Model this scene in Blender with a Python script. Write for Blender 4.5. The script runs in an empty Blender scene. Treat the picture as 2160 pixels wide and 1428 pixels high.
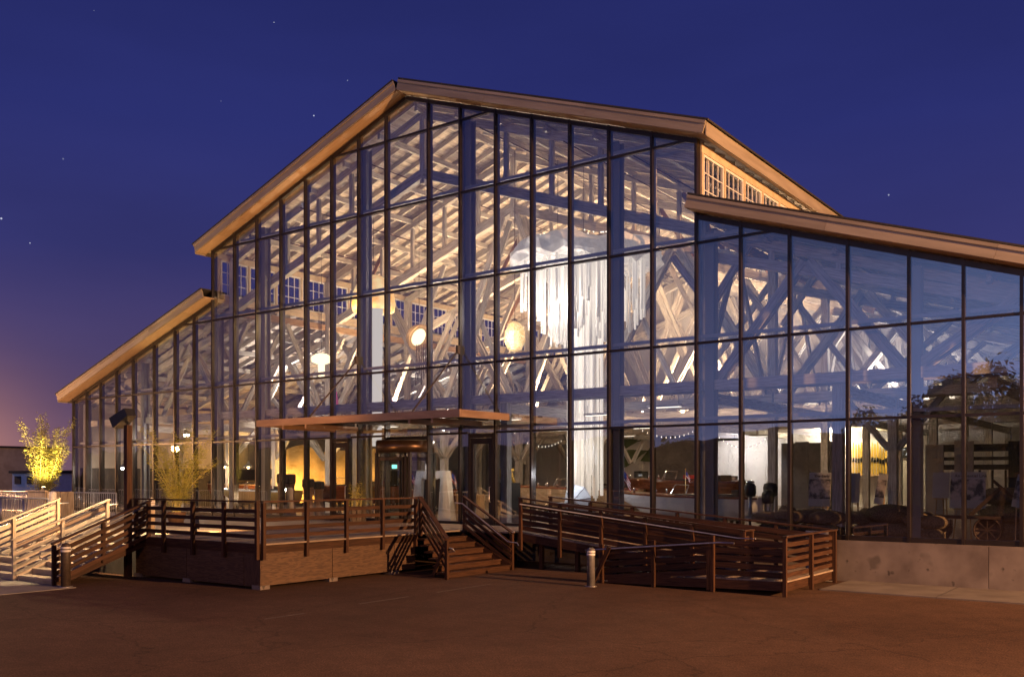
import bpy, bmesh, math, random
from mathutils import Vector, Matrix
RN = random.Random(11)
rad = math.radians
sc = bpy.context.scene
C = sc.collection

# ------------------------------------------------------------ camera
CAM = Vector((24.014, -26.013, 2.8))
cd = bpy.data.cameras.new('camera'); cam = bpy.data.objects.new('camera', cd); C.objects.link(cam)
cam.location = CAM
cam.rotation_euler = (rad(90), 0, rad(36.335))
cd.sensor_width = 36.0; cd.lens = 36.0 * 1985 / 2160; cd.shift_y = 293 / 2160
cd.clip_start = 0.1; cd.clip_end = 3000
sc.camera = cam

# ------------------------------------------------------------ render / view
sc.render.engine = 'CYCLES'
sc.view_settings.view_transform = 'Standard'; sc.view_settings.look = 'None'
sc.view_settings.gamma = 1; sc.view_settings.exposure = 0.0
cy = sc.cycles
cy.use_denoising = True
cy.max_bounces = 6; cy.diffuse_bounces = 3; cy.glossy_bounces = 3; cy.transmission_bounces = 3
cy.transparent_max_bounces = 24
cy.sample_clamp_indirect = 3.0; cy.caustics_reflective = False; cy.caustics_refractive = False

# ------------------------------------------------------------ world: dusk sky
SUN_AZ = Vector((0.12, -1.0, 0)).normalized()         # where the sun has set, behind the camera
w = bpy.data.worlds.new('World'); sc.world = w; w.use_nodes = True
def build_world():
    nt = w.node_tree; nt.nodes.clear()
    N = nt.nodes.new; L = nt.links.new
    out = N('ShaderNodeOutputWorld'); bg = N('ShaderNodeBackground'); L(bg.outputs[0], out.inputs[0])
    tc = N('ShaderNodeTexCoord'); sp = N('ShaderNodeSeparateXYZ'); L(tc.outputs['Generated'], sp.inputs[0])
    def math_(op, a, b=None, clamp=False):
        m = N('ShaderNodeMath'); m.operation = op; m.use_clamp = clamp
        for i, v in enumerate((a, b)):
            if v is None: continue
            if isinstance(v, (int, float)): m.inputs[i].default_value = v
            else: L(v, m.inputs[i])
        return m.outputs[0]
    def dot(v):
        m = N('ShaderNodeVectorMath'); m.operation = 'DOT_PRODUCT'; L(tc.outputs['Generated'], m.inputs[0]); m.inputs[1].default_value = v
        return m.outputs['Value']
    def mulc(fac, col):
        m = N('ShaderNodeVectorMath'); m.operation = 'SCALE'; m.inputs[0].default_value = col; L(fac, m.inputs['Scale']); return m.outputs[0]
    def addc(a, b):
        m = N('ShaderNodeVectorMath'); m.operation = 'ADD'; L(a, m.inputs[0]); L(b, m.inputs[1]); return m.outputs[0]
    ramp = N('ShaderNodeValToRGB'); L(sp.outputs['Z'], ramp.inputs[0])
    el = ramp.color_ramp.elements
    pts = [(0.0, (.112, .066, .120)), (.05, (.108, .064, .134)), (.12, (.072, .052, .146)), (.22, (.035, .036, .156)),
           (.34, (.0235, .029, .158)), (.50, (.0165, .021, .122)), (1.0, (.010, .014, .075))]
    while len(el) < len(pts): el.new(.5)
    for e, (p, c) in zip(el, pts): e.position = p; e.color = (*c, 1)
    col = ramp.outputs[0]
    # afterglow in the quarter of the sky where the sun went down
    a = math_('POWER', math_('MAXIMUM', dot(SUN_AZ), 0.0), 8.0)
    zc = math_('MAXIMUM', sp.outputs['Z'], 0.0)
    band = math_('POWER', 2.718, math_('MULTIPLY', zc, -3.0))
    col = addc(col, mulc(math_('MULTIPLY', a, band), (.56, .90, 1.85)))
    # town glow low over the far shore on the left
    gd = Vector((-1.03, .42, .01)).normalized()
    g = math_('POWER', math_('MAXIMUM', dot(gd), 0.0), 320.0)
    col = addc(col, mulc(g, (.34, .14, .04)))
    # Nishita twilight
    sky = N('ShaderNodeTexSky'); sky.sky_type = 'NISHITA'; sky.sun_disc = False
    sky.sun_elevation = rad(-5.0); sky.sun_rotation = math.atan2(SUN_AZ.x, SUN_AZ.y)
    s = N('ShaderNodeVectorMath'); s.operation = 'SCALE'; L(sky.outputs[0], s.inputs[0]); s.inputs['Scale'].default_value = .06
    col = addc(col, s.outputs[0])
    # faint unevenness of the air
    nn = N('ShaderNodeTexNoise'); nn.inputs['Scale'].default_value = 2.2; nn.inputs['Detail'].default_value = 4
    mpv = N('ShaderNodeMapping'); mpv.inputs['Scale'].default_value = (1, 1, 4); L(tc.outputs['Generated'], mpv.inputs[0]); L(mpv.outputs[0], nn.inputs['Vector'])
    mrn = N('ShaderNodeMapRange'); L(nn.outputs['Fac'], mrn.inputs[0]); mrn.inputs[1].default_value = .3; mrn.inputs[2].default_value = .7; mrn.inputs[3].default_value = .90; mrn.inputs[4].default_value = 1.10
    sv = N('ShaderNodeVectorMath'); sv.operation = 'SCALE'; L(col, sv.inputs[0]); L(mrn.outputs[0], sv.inputs['Scale']); col = sv.outputs[0]
    # stars
    vo = N('ShaderNodeTexVoronoi'); vo.inputs['Scale'].default_value = 38; L(tc.outputs['Generated'], vo.inputs['Vector'])
    st = math_('LESS_THAN', vo.outputs['Distance'], .032)
    rs = N('ShaderNodeSeparateColor'); L(vo.outputs['Color'], rs.inputs[0])
    st = math_('MULTIPLY', st, math_('GREATER_THAN', rs.outputs[0], .35))
    st = math_('MULTIPLY', st, math_('MULTIPLY', rs.outputs[1], .8))
    col = addc(col, mulc(st, (.9, .95, 1.0)))
    L(col, bg.inputs['Color']); bg.inputs['Strength'].default_value = 1.0
build_world()

# ------------------------------------------------------------ helpers
W = {}
CACHE = {}
def nm_mesh(name, verts, faces, mat=None, smooth=False):
    me = bpy.data.meshes.new(name); me.from_pydata([tuple(v) for v in verts], [], faces); me.update()
    if mat is not None: me.materials.append(mat)
    if smooth: me.polygons.foreach_set('use_smooth', [True] * len(me.polygons))
    return me
def put(name, me, par, M):
    o = bpy.data.objects.new(name, me); C.objects.link(o)
    if par is not None:
        o.parent = par; o.matrix_basis = W[par.name].inverted() @ M
    else: o.matrix_basis = M
    W[o.name] = M
    return o
def tag(o, label=None, cat=None, group=None, kind=None):
    if label: o['label'] = label
    if cat: o['category'] = cat
    if group: o['group'] = group
    if kind: o['kind'] = kind
    return o
def thing(name, label, cat, base=(0, 0, 0), group=None, rz=0):
    M = Matrix.Translation(Vector(base)) @ Matrix.Rotation(rz, 4, 'Z')
    return tag(put(name, None, None, M), label, cat, group)
BF = [(0, 1, 3, 2), (4, 6, 7, 5), (0, 4, 5, 1), (2, 3, 7, 6), (0, 2, 6, 4), (1, 5, 7, 3)]
def boxmesh(l, a, b, mat):
    k = (round(l, 3), round(a, 3), round(b, 3), mat.name)
    if k not in CACHE:
        v = [(x, y, z) for x in (0, l) for y in (-a / 2, a / 2) for z in (-b / 2, b / 2)]
        CACHE[k] = nm_mesh('beam', v, [tuple(reversed(f)) for f in BF], mat)
    return CACHE[k]
def frame(p0, p1, up=(0, 0, 1)):
    p0 = Vector(p0); x = (Vector(p1) - p0).normalized(); u = Vector(up)
    if abs(x.dot(u)) > .98: u = Vector((0, 1, 0))
    y = u.cross(x).normalized(); z = x.cross(y)
    return Matrix(((x.x, y.x, z.x, p0.x), (x.y, y.y, z.y, p0.y), (x.z, y.z, z.z, p0.z), (0, 0, 0, 1)))
def beam(par, name, p0, p1, wy, hz, mat, up=(0, 0, 1)):
    l = (Vector(p1) - Vector(p0)).length
    return put(name, boxmesh(l, wy, hz, mat), par, frame(p0, p1, up))
def box(par, name, x0, x1, y0, y1, z0, z1, mat):
    d = (x1 - x0, y1 - y0, z1 - z0); m = max(d); cx, cy_, cz = (x0 + x1) / 2, (y0 + y1) / 2, (z0 + z1) / 2
    if m == d[0]: return beam(par, name, (x0, cy_, cz), (x1, cy_, cz), d[1], d[2], mat)
    if m == d[1]: return beam(par, name, (cx, y0, cz), (cx, y1, cz), d[0], d[2], mat)
    return beam(par, name, (cx, cy_, z0), (cx, cy_, z1), d[0], d[1], mat)     # vertical: local y = x axis
def mesh(par, name, verts, faces, mat, origin=(0, 0, 0), smooth=False):
    o = Vector(origin)
    return put(name, nm_mesh(name, [Vector(v) - o for v in verts], faces, mat, smooth), par, Matrix.Translation(o))
def local(par, name, verts, faces, mat, M=None, smooth=False):
    """verts in the parent's own frame"""
    return put(name, nm_mesh(name, verts, faces, mat, smooth), par, W[par.name] @ (M or Matrix()))
def boxes(par, name, bl, mat, origin=None, M=None):
    """several boxes (x0,x1,y0,y1,z0,z1) as ONE piece"""
    v, f = [], []
    for (x0, x1, y0, y1, z0, z1) in bl:
        b = len(v); v += [Vector((x, y, z)) for x in (x0, x1) for y in (y0, y1) for z in (z0, z1)]
        f += [tuple(b + i for i in reversed(q)) for q in BF]
    if M is not None: return local(par, name, v, f, mat, M)
    return mesh(par, name, v, f, mat, origin or (0, 0, 0))
def lathe_vf(prof, seg):
    v, f = [], []
    for r, z in prof:
        for i in range(seg):
            a = 2 * math.pi * i / seg; v.append(Vector((r * math.cos(a), r * math.sin(a), z)))
    n = len(prof)
    for k in range(n - 1):
        for i in range(seg):
            j = (i + 1) % seg
            f.append((k * seg + i, k * seg + j, (k + 1) * seg + j, (k + 1) * seg + i))
    f.append(tuple(range(seg - 1, -1, -1))); f.append(tuple(range((n - 1) * seg, n * seg)))
    return v, f
def lathe(par, name, prof, loc, mat, seg=20, M=None, smooth=True):
    v, f = lathe_vf(prof, seg)
    return put(name, nm_mesh(name, v, f, mat, smooth), par, Matrix.Translation(Vector(loc)) @ (M or Matrix()))
def cyl(par, name, p0, p1, r0, mat, r1=None, seg=10):
    l = (Vector(p1) - Vector(p0)).length; r1 = r0 if r1 is None else r1
    k = ('c', round(l, 3), round(r0, 4), round(r1, 4), seg, mat.name)
    if k not in CACHE:
        v, f = lathe_vf([(r0, 0), (r1, l)], seg); CACHE[k] = nm_mesh('cyl', v, f, mat, True)
    return put(name, CACHE[k], par, frame(p0, p1) @ Matrix(((0, 0, 1, 0), (0, 1, 0, 0), (-1, 0, 0, 0), (0, 0, 0, 1))))
def tube(par, name, pts, r, mat, seg=6):
    pts = [Vector(p) for p in pts]; v, f = [], []
    for i, p in enumerate(pts):
        t = (pts[min(i + 1, len(pts) - 1)] - pts[max(i - 1, 0)]).normalized()
        u = Vector((0, 0, 1)) if abs(t.z) < .95 else Vector((1, 0, 0))
        a = t.cross(u).normalized(); b = t.cross(a)
        rr = r if not isinstance(r, (list, tuple)) else r[i]
        for k in range(seg):
            q = 2 * math.pi * k / seg; v.append(p + (a * math.cos(q) + b * math.sin(q)) * rr)
    for i in range(len(pts) - 1):
        for k in range(seg):
            j = (k + 1) % seg; f.append((i * seg + k, i * seg + j, (i + 1) * seg + j, (i + 1) * seg + k))
    f.append(tuple(range(seg))); f.append(tuple(reversed(range((len(pts) - 1) * seg, len(pts) * seg))))
    return mesh(par, name, v, f, mat, pts[0], True)
def slab_poly(par, name, poly, y0, y1, mat, origin=None):
    """polygon in (x,z), extruded along y"""
    n = len(poly); v = [(x, y0, z) for x, z in poly] + [(x, y1, z) for x, z in poly]
    f = [tuple(range(n)), tuple(reversed(range(n, 2 * n)))] + [((i + 1) % n, i, n + i, n + (i + 1) % n) for i in range(n)]
    return mesh(par, name, v, f, mat, origin or (poly[0][0], y0, poly[0][1]))
def text(par, name, s, M, size, mat, ext=.004, align='CENTER'):
    cu = bpy.data.curves.new('t', 'FONT'); cu.body = s; cu.size = size; cu.extrude = ext; cu.align_x = align; cu.align_y = 'CENTER'
    o = bpy.data.objects.new('t', cu); C.objects.link(o)
    me = bpy.data.meshes.new_from_object(o.evaluated_get(bpy.context.evaluated_depsgraph_get()))
    bpy.data.objects.remove(o); bpy.data.curves.remove(cu)
    me.materials.clear(); me.materials.append(mat)
    return put(name, me, par, M)
FACING = Matrix.Rotation(rad(90), 4, 'X')        # text standing upright, read from -Y

# ------------------------------------------------------------ materials
def base_mat(name):
    m = bpy.data.materials.new(name); m.use_nodes = True
    return m, m.node_tree, m.node_tree.nodes['Principled BSDF']
def noisy(name, c1, c2, scale=6.0, rough=.7, stretch=(1, 1, 1), rnd=0.0, bump=.15, metal=0.0, detail=5, lo=.35, hi=.65, coord='Object', distort=0.0):
    m, nt, b = base_mat(name); N, L = nt.nodes.new, nt.links.new
    tc = N('ShaderNodeTexCoord'); mp = N('ShaderNodeMapping'); mp.inputs['Scale'].default_value = stretch; L(tc.outputs[coord], mp.inputs[0])
    vec = mp.outputs[0]
    if rnd:
        oi = N('ShaderNodeObjectInfo'); ad = N('ShaderNodeVectorMath'); ad.operation = 'ADD'; L(vec, ad.inputs[0])
        sc_ = N('ShaderNodeMath'); sc_.operation = 'MULTIPLY'; sc_.inputs[1].default_value = 37.0; L(oi.outputs['Random'], sc_.inputs[0]); L(sc_.outputs[0], ad.inputs[1]); vec = ad.outputs[0]
    no = N('ShaderNodeTexNoise'); no.inputs['Scale'].default_value = scale; no.inputs['Detail'].default_value = detail; no.inputs['Distortion'].default_value = distort; L(vec, no.inputs['Vector'])
    rp = N('ShaderNodeValToRGB'); rp.color_ramp.elements[0].position = lo; rp.color_ramp.elements[1].position = hi
    rp.color_ramp.elements[0].color = (*c1, 1); rp.color_ramp.elements[1].color = (*c2, 1); L(no.outputs['Fac'], rp.inputs[0])
    col = rp.outputs[0]
    if rnd:
        mr = N('ShaderNodeMapRange'); L(oi.outputs['Random'], mr.inputs[0]); mr.inputs[3].default_value = 1 - rnd; mr.inputs[4].default_value = 1 + rnd * .6
        ml = N('ShaderNodeVectorMath'); ml.operation = 'SCALE'; L(col, ml.inputs[0]); L(mr.outputs[0], ml.inputs['Scale']); col = ml.outputs[0]
    L(col, b.inputs['Base Color']); b.inputs['Roughness'].default_value = rough; b.inputs['Metallic'].default_value = metal
    if bump:
        bp = N('ShaderNodeBump'); bp.inputs['Strength'].default_value = bump; bp.inputs['Distance'].default_value = .02; L(no.outputs['Fac'], bp.inputs['Height']); L(bp.outputs[0], b.inputs['Normal'])
    m['b'] = 1
    return m
def wood(name, c1, c2, rnd=.25, rough=.75, sc_=1.0):
    return noisy(name, c1, c2, 3.0 * sc_, rough, (.7, 9, 9), rnd, .25, lo=.3, hi=.7, detail=6)
def emit(name, col, s):
    m = bpy.data.materials.new(name); m.use_nodes = True; nt = m.node_tree; nt.nodes.clear()
    o = nt.nodes.new('ShaderNodeOutputMaterial'); e = nt.nodes.new('ShaderNodeEmission'); e.inputs[0].default_value = (*col, 1); e.inputs[1].default_value = s
    nt.links.new(e.outputs[0], o.inputs[0]); return m
def glass(name, ior=2.85, tint=(.93, .95, .95), wav=.007):
    m = bpy.data.materials.new(name); m.use_nodes = True; nt = m.node_tree; nt.nodes.clear(); N, L = nt.nodes.new, nt.links.new
    o = N('ShaderNodeOutputMaterial'); mx = N('ShaderNodeMixShader'); tr = N('ShaderNodeBsdfTransparent'); gl = N('ShaderNodeBsdfGlossy')
    fr = N('ShaderNodeFresnel'); fr.inputs['IOR'].default_value = ior
    tr.inputs[0].default_value = (*tint, 1); gl.inputs['Roughness'].default_value = 0.0; gl.inputs['Color'].default_value = (.95, .97, 1, 1)
    if wav:
        tc = N('ShaderNodeTexCoord'); no = N('ShaderNodeTexNoise'); no.inputs['Scale'].default_value = .7; no.inputs['Detail'].default_value = 1
        oi = N('ShaderNodeObjectInfo'); ad = N('ShaderNodeVectorMath'); ad.operation = 'ADD'; L(tc.outputs['Object'], ad.inputs[0]); L(oi.outputs['Location'], ad.inputs[1])
        L(ad.outputs[0], no.inputs['Vector']); bp = N('ShaderNodeBump'); bp.inputs['Strength'].default_value = 1; bp.inputs['Distance'].default_value = wav
        L(no.outputs['Fac'], bp.inputs['Height'])
        wn = N('ShaderNodeTexWhiteNoise'); wn.noise_dimensions = '1D'; L(oi.outputs['Random'], wn.inputs['W'])          # every pane hangs a hair out of true
        sb = N('ShaderNodeVectorMath'); sb.operation = 'SUBTRACT'; L(wn.outputs['Color'], sb.inputs[0]); sb.inputs[1].default_value = (.5, .5, .5)
        sl = N('ShaderNodeVectorMath'); sl.operation = 'SCALE'; sl.inputs['Scale'].default_value = .014; L(sb.outputs[0], sl.inputs[0])
        an = N('ShaderNodeVectorMath'); an.operation = 'ADD'; L(bp.outputs[0], an.inputs[0]); L(sl.outputs[0], an.inputs[1])
        nr = N('ShaderNodeVectorMath'); nr.operation = 'NORMALIZE'; L(an.outputs[0], nr.inputs[0]); L(nr.outputs[0], gl.inputs['Normal'])
    ge = N('ShaderNodeNewGeometry'); iv = N('ShaderNodeMath'); iv.operation = 'SUBTRACT'; iv.inputs[0].default_value = 1; L(ge.outputs['Backfacing'], iv.inputs[1])
    fm = N('ShaderNodeMath'); fm.operation = 'MULTIPLY'; L(fr.outputs[0], fm.inputs[0]); L(iv.outputs[0], fm.inputs[1])   # one reflecting face per pane
    L(fm.outputs[0], mx.inputs[0]); L(tr.outputs[0], mx.inputs[1]); L(gl.outputs[0], mx.inputs[2]); L(mx.outputs[0], o.inputs[0])
    return m
def roofboards(name, c1, c2, period):
    m = noisy(name, c1, c2, 2.2, .8, (7, .5, 7), 0, .0)
    nt = m.node_tree; N, L = nt.nodes.new, nt.links.new; b = nt.nodes['Principled BSDF']
    tc = N('ShaderNodeTexCoord'); sp = N('ShaderNodeSeparateXYZ'); L(tc.outputs['Object'], sp.inputs[0])
    a = N('ShaderNodeMath'); a.operation = 'DIVIDE'; a.inputs[1].default_value = period; L(sp.outputs['X'], a.inputs[0])
    fl = N('ShaderNodeMath'); fl.operation = 'FLOOR'; L(a.outputs[0], fl.inputs[0])
    wn = N('ShaderNodeTexWhiteNoise'); wn.noise_dimensions = '1D'; L(fl.outputs[0], wn.inputs['W'])
    mr = N('ShaderNodeMapRange'); L(wn.outputs['Value'], mr.inputs[0]); mr.inputs[3].default_value = .62; mr.inputs[4].default_value = 1.1
    src = b.inputs['Base Color'].links[0].from_socket
    ml = N('ShaderNodeVectorMath'); ml.operation = 'SCALE'; L(src, ml.inputs[0]); L(mr.outputs[0], ml.inputs['Scale']); L(ml.outputs[0], b.inputs['Base Color'])
    return m
def asphalt(name):
    m, nt, b = base_mat(name); N, L = nt.nodes.new, nt.links.new
    tc = N('ShaderNodeTexCoord')
    def nz(s, d=4): n = N('ShaderNodeTexNoise'); n.inputs['Scale'].default_value = s; n.inputs['Detail'].default_value = d; L(tc.outputs['Object'], n.inputs['Vector']); return n
    big, mid, fine, med = nz(.16, 5), nz(1.6, 6), nz(38, 3), nz(9, 4)
    def rampc(src, lo, hi, a, c):
        r = N('ShaderNodeValToRGB'); r.color_ramp.elements[0].position = lo; r.color_ramp.elements[1].position = hi
        r.color_ramp.elements[0].color = (a, a, a, 1); r.color_ramp.elements[1].color = (c, c, c, 1); L(src, r.inputs[0]); return r.outputs[0]
    def mul(a, c): v = N('ShaderNodeVectorMath'); v.operation = 'MULTIPLY'; L(a, v.inputs[0]); L(c, v.inputs[1]); return v.outputs[0]
    rp = N('ShaderNodeValToRGB'); rp.color_ramp.elements[0].position = .3; rp.color_ramp.elements[1].position = .7
    rp.color_ramp.elements[0].color = (.072, .037, .0225, 1); rp.color_ramp.elements[1].color = (.128, .070, .044, 1); L(big.outputs['Fac'], rp.inputs[0])
    col = mul(rp.outputs[0], rampc(mid.outputs['Fac'], .3, .7, .80, 1.12)); col = mul(col, rampc(fine.outputs['Fac'], .38, .66, .55, 1.35)); col = mul(col, rampc(med.outputs['Fac'], .36, .66, .86, 1.14))
    # cracks
    dv = N('ShaderNodeVectorMath'); dv.operation = 'SCALE'; dv.inputs['Scale'].default_value = .9; L(mid.outputs['Color'], dv.inputs[0])
    av = N('ShaderNodeVectorMath'); av.operation = 'ADD'; L(tc.outputs['Object'], av.inputs[0]); L(dv.outputs[0], av.inputs[1])
    vo = N('ShaderNodeTexVoronoi'); vo.feature = 'DISTANCE_TO_EDGE'; vo.inputs['Scale'].default_value = .17; L(av.outputs[0], vo.inputs['Vector'])
    cr = rampc(vo.outputs['Distance'], .0015, .006, .62, 1.0); col = mul(col, cr)
    L(col, b.inputs['Base Color']); b.inputs['Roughness'].default_value = .85; b.inputs['Specular IOR Level'].default_value = .2
    bp = N('ShaderNodeBump'); bp.inputs['Strength'].default_value = .3; bp.inputs['Distance'].default_value = .008; L(fine.outputs['Fac'], bp.inputs['Height']); L(bp.outputs[0], b.inputs['Normal'])
    return m
def concrete(name, c1, c2, spots=True):
    m = noisy(name, c1, c2, 1.3, .8, (1, 1, 1), 0, .1, detail=8)
    if spots:
        nt = m.node_tree; N, L = nt.nodes.new, nt.links.new; b = nt.nodes['Principled BSDF']
        tc = N('ShaderNodeTexCoord'); src = b.inputs['Base Color'].links[0].from_socket
        for s, th, dk in ((4.5, .66, .35), (1.4, .66, .55)):
            n = N('ShaderNodeTexNoise'); n.inputs['Scale'].default_value = s; n.inputs['Detail'].default_value = 2; L(tc.outputs['Object'], n.inputs['Vector'])
            r = N('ShaderNodeValToRGB'); r.color_ramp.elements[0].position = th; r.color_ramp.elements[1].position = th + .07
            r.color_ramp.elements[0].color = (1, 1, 1, 1); r.color_ramp.elements[1].color = (dk, dk, dk, 1); L(n.outputs['Fac'], r.inputs[0])
            v = N('ShaderNodeVectorMath'); v.operation = 'MULTIPLY'; L(src, v.inputs[0]); L(r.outputs[0], v.inputs[1]); src = v.outputs[0]
        L(src, b.inputs['Base Color'])
    return m

M = {}
M['timber'] = wood('pale_timber', (.36, .33, .29), (.76, .72, .67), .30, .8)
M['newtimber'] = wood('honey_timber', (.34, .21, .11), (.52, .35, .20), .25, .75)
M['brace'] = wood('brown_brace', (.20, .105, .06), (.34, .20, .12), .3, .75)
M['roofwood'] = roofboards('roof_boards', (.46, .38, .31), (.76, .67, .57), .17)
M['shingle'] = noisy('dark_shingle', (.02, .018, .018), (.045, .04, .04), 30, .85)
M['fascia'] = noisy('fascia_paint', (.27, .225, .165), (.36, .305, .23), 2, .6, (.3, 3, 3), .12, .05)
M['soffit'] = wood('soffit_boards', (.42, .28, .17), (.55, .39, .25), .1, .6)
M['mullion'] = noisy('bronze_frame', (.022, .016, .013), (.034, .025, .020), 3, .38, (1, 1, 1), .1, 0, .4)
M['steel'] = noisy('grey_steel_paint', (.36, .34, .34), (.44, .42, .42), 1.5, .5, (1, 1, .3), .1, .05)
M['column'] = noisy('dark_grey_column_paint', (.22, .205, .205), (.28, .265, .26), 1.5, .5, (1, 1, .3), .1, .05)
M['glass'] = glass('pane_glass')
M['sideglass'] = glass('old_pane_glass', 1.5, (.92, .93, .95), .01)
M['cream'] = noisy('cream_paint', (.52, .42, .29), (.62, .51, .37), 4, .6, (1, 1, 1), .06, .05)
M['white'] = noisy('white_paint', (.70, .69, .68), (.80, .79, .78), 3, .5, (1, 1, 1), .05, .03)
M['whitewall'] = noisy('white_wall_board', (.56, .54, .53), (.66, .64, .63), .8, .7, (1, 1, 1), .07, .04)
M['tanwall'] = noisy('tan_wall', (.36, .29, .23), (.45, .37, .30), .9, .8, (1, 1, 1), .05, .05)
M['concrete'] = concrete('stained_concrete', (.125, .10, .09), (.22, .185, .165))
M['slab'] = concrete('slab_concrete', (.22, .20, .18), (.31, .29, .26), False)
M['apron'] = concrete('apron_concrete', (.12, .10, .09), (.19, .165, .145), False)
M['asphalt'] = asphalt('worn_asphalt')
M['floor'] = noisy('hall_floor', (.12, .085, .06), (.20, .15, .11), 2.5, .32, (1, 4, 1), 0, .05)
M['deck'] = wood('deck_board', (.20, .155, .12), (.36, .29, .23), .25, .6)
M['rail'] = wood('stained_rail_wood', (.030, .014, .009), (.080, .037, .020), .3, .6)
M['stair'] = wood('stair_wood', (.32, .26, .20), (.52, .44, .36), .2, .65)
for _k in ('rail', 'deck', 'stair'): M[_k].node_tree.nodes['Principled BSDF'].inputs['Specular IOR Level'].default_value = .2
M['ply'] = noisy('plywood', (.060, .030, .016), (.115, .062, .031), 3.4, .65, (.45, 3.6, 3.6), .15, .12, detail=3, distort=3.0, lo=.4, hi=.6)
M['galv'] = noisy('galvanised', (.42, .42, .43), (.56, .56, .57), 8, .35, (1, 1, 1), .05, .03, .8)
M['black'] = noisy('black_paint', (.012, .012, .013), (.022, .021, .022), 5, .45, (1, 1, 1), 0, .03)
M['dark'] = noisy('dark_brown_wood', (.030, .020, .015), (.060, .040, .028), 3, .6, (1, 6, 6), .2, .1)
M['brass'] = noisy('brass', (.55, .36, .14), (.65, .45, .20), 6, .28, (1, 1, 1), 0, 0, 1.0)
M['chrome'] = noisy('chrome', (.75, .75, .76), (.82, .82, .83), 6, .12, (1, 1, 1), 0, 0, 1.0)
M['mahog'] = noisy('varnished_mahogany', (.13, .035, .012), (.26, .085, .03), 2.5, .16, (.5, 9, 9), .2, .0, detail=6)
M['oak'] = noisy('varnished_oak', (.42, .27, .14), (.58, .40, .23), 2.5, .22, (.5, 9, 9), .15, .0, detail=6)
M['hull'] = noisy('white_hull_paint', (.72, .72, .73), (.78, .78, .79), 1, .18, (1, 1, 1), 0, 0)
M['burlap'] = noisy('burlap', (.11, .075, .045), (.22, .16, .10), 26, .95, (1, 1, 1), .3, .4)
M['canvas'] = noisy('ochre_canvas', (.52, .33, .10), (.66, .45, .17), 1.2, .85, (1, 1, 2), .05, .1)
M['green'] = noisy('mural_green', (.060, .085, .030), (.10, .13, .05), 2, .7)
M['greydoor'] = noisy('grey_door', (.10, .11, .12), (.13, .14, .15), 2, .5)
M['screen'] = noisy('charcoal_canvas', (.085, .075, .08), (.115, .105, .105), 1, .9)
M['red'] = noisy('flag_red', (.42, .03, .03), (.50, .05, .05), 9, .8)
M['blue'] = noisy('flag_blue', (.03, .05, .22), (.05, .07, .28), 9, .8)
M['print'] = noisy('sepia_photo_print', (.06, .05, .05), (.52, .45, .40), 5.5, .5, (1, 1, 1), .1, 0, detail=9, lo=.42, hi=.60)
M['paper'] = noisy('panel_paper', (.40, .38, .36), (.46, .44, .42), 2, .6)
M['rust'] = noisy('rusty_iron', (.05, .03, .02), (.11, .06, .04), 8, .7, (1, 1, 1), .1, .2, .3)
M['leaf'] = noisy('bamboo_leaf', (.16, .17, .03), (.36, .32, .05), 3, .6, (1, 1, 1), 0, 0)
M['cane'] = noisy('bamboo_cane', (.22, .20, .06), (.34, .30, .10), 6, .45, (1, 1, 1), .1, .05)
M['foliage'] = noisy('dark_foliage', (.012, .020, .007), (.03, .04, .016), 1.5, .7)
M['bark'] = noisy('bark', (.05, .035, .025), (.10, .07, .05), 9, .9, (1, 1, .3), 0, .4)
M['paddle'] = noisy('yellow_lacquer', (.52, .33, .05), (.66, .44, .08), 3, .3, (1, 1, 1), .35, 0)
M['jellyglass'] = noisy('lit_yellow_glass', (.9, .45, .10), (1.0, .80, .45), 1.6, .4, (1, 1, 1), 0, .3)
_b = M['jellyglass'].node_tree.nodes['Principled BSDF']; _b.inputs['Emission Strength'].default_value = .75; M['jellyglass'].node_tree.links.new(_b.inputs['Base Color'].links[0].from_socket, _b.inputs['Emission Color'])
M['jellystem'] = emit('lit_pale_tube', (1.0, .86, .78), .80)
M['jellysmall'] = emit('lit_lamp_glass', (1.0, .78, .45), 2.8)
M['bulb'] = emit('bare_bulb', (1.0, .93, .82), 60.0)
M['warmbulb'] = emit('warm_bulb', (1.0, .62, .25), 30.0)
M['fairy'] = emit('fairy_bulb', (1.0, .86, .70), 2.6)
M['sodium'] = emit('sodium_lamp', (1.0, .45, .14), 40.0)
M['exit'] = emit('exit_sign_green', (.25, 1.0, .75), 2.5)
M['lens'] = emit('flood_lens', (1.0, .72, .38), 30.0)
M['signwhite'] = emit('emissive_white_letters', (1.0, .95, .92), .8)  # white letters with a weak even emission
def tube_mat():
    m, nt, b = base_mat('frosted_tube'); b.inputs['Base Color'].default_value = (.86, .85, .84, 1); b.inputs['Roughness'].default_value = .3
    N, L = nt.nodes.new, nt.links.new
    oi = N('ShaderNodeObjectInfo'); mr = N('ShaderNodeMapRange'); L(oi.outputs['Random'], mr.inputs[0]); mr.inputs[3].default_value = .22; mr.inputs[4].default_value = .85
    b.inputs['Emission Color'].default_value = (1.0, .84, .70, 1); L(mr.outputs[0], b.inputs['Emission Strength']); return m
M['tube'] = tube_mat()
def lamp(name, par, kind, loc, power, col, aim=None, size=.3, angle=120, blend=.6):
    d = bpy.data.lights.new(name, kind); d.energy = power; d.color = col
    if kind == 'AREA': d.shape = 'DISK'; d.size = size
    else: d.shadow_soft_size = size
    if kind == 'SPOT': d.spot_size = rad(angle); d.spot_blend = blend
    M_ = Matrix.Translation(Vector(loc))
    if aim is not None: M_ = M_ @ (Vector(aim) - Vector(loc)).to_track_quat('-Z', 'Y').to_matrix().to_4x4()
    return put(name, d, par, M_)


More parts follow.
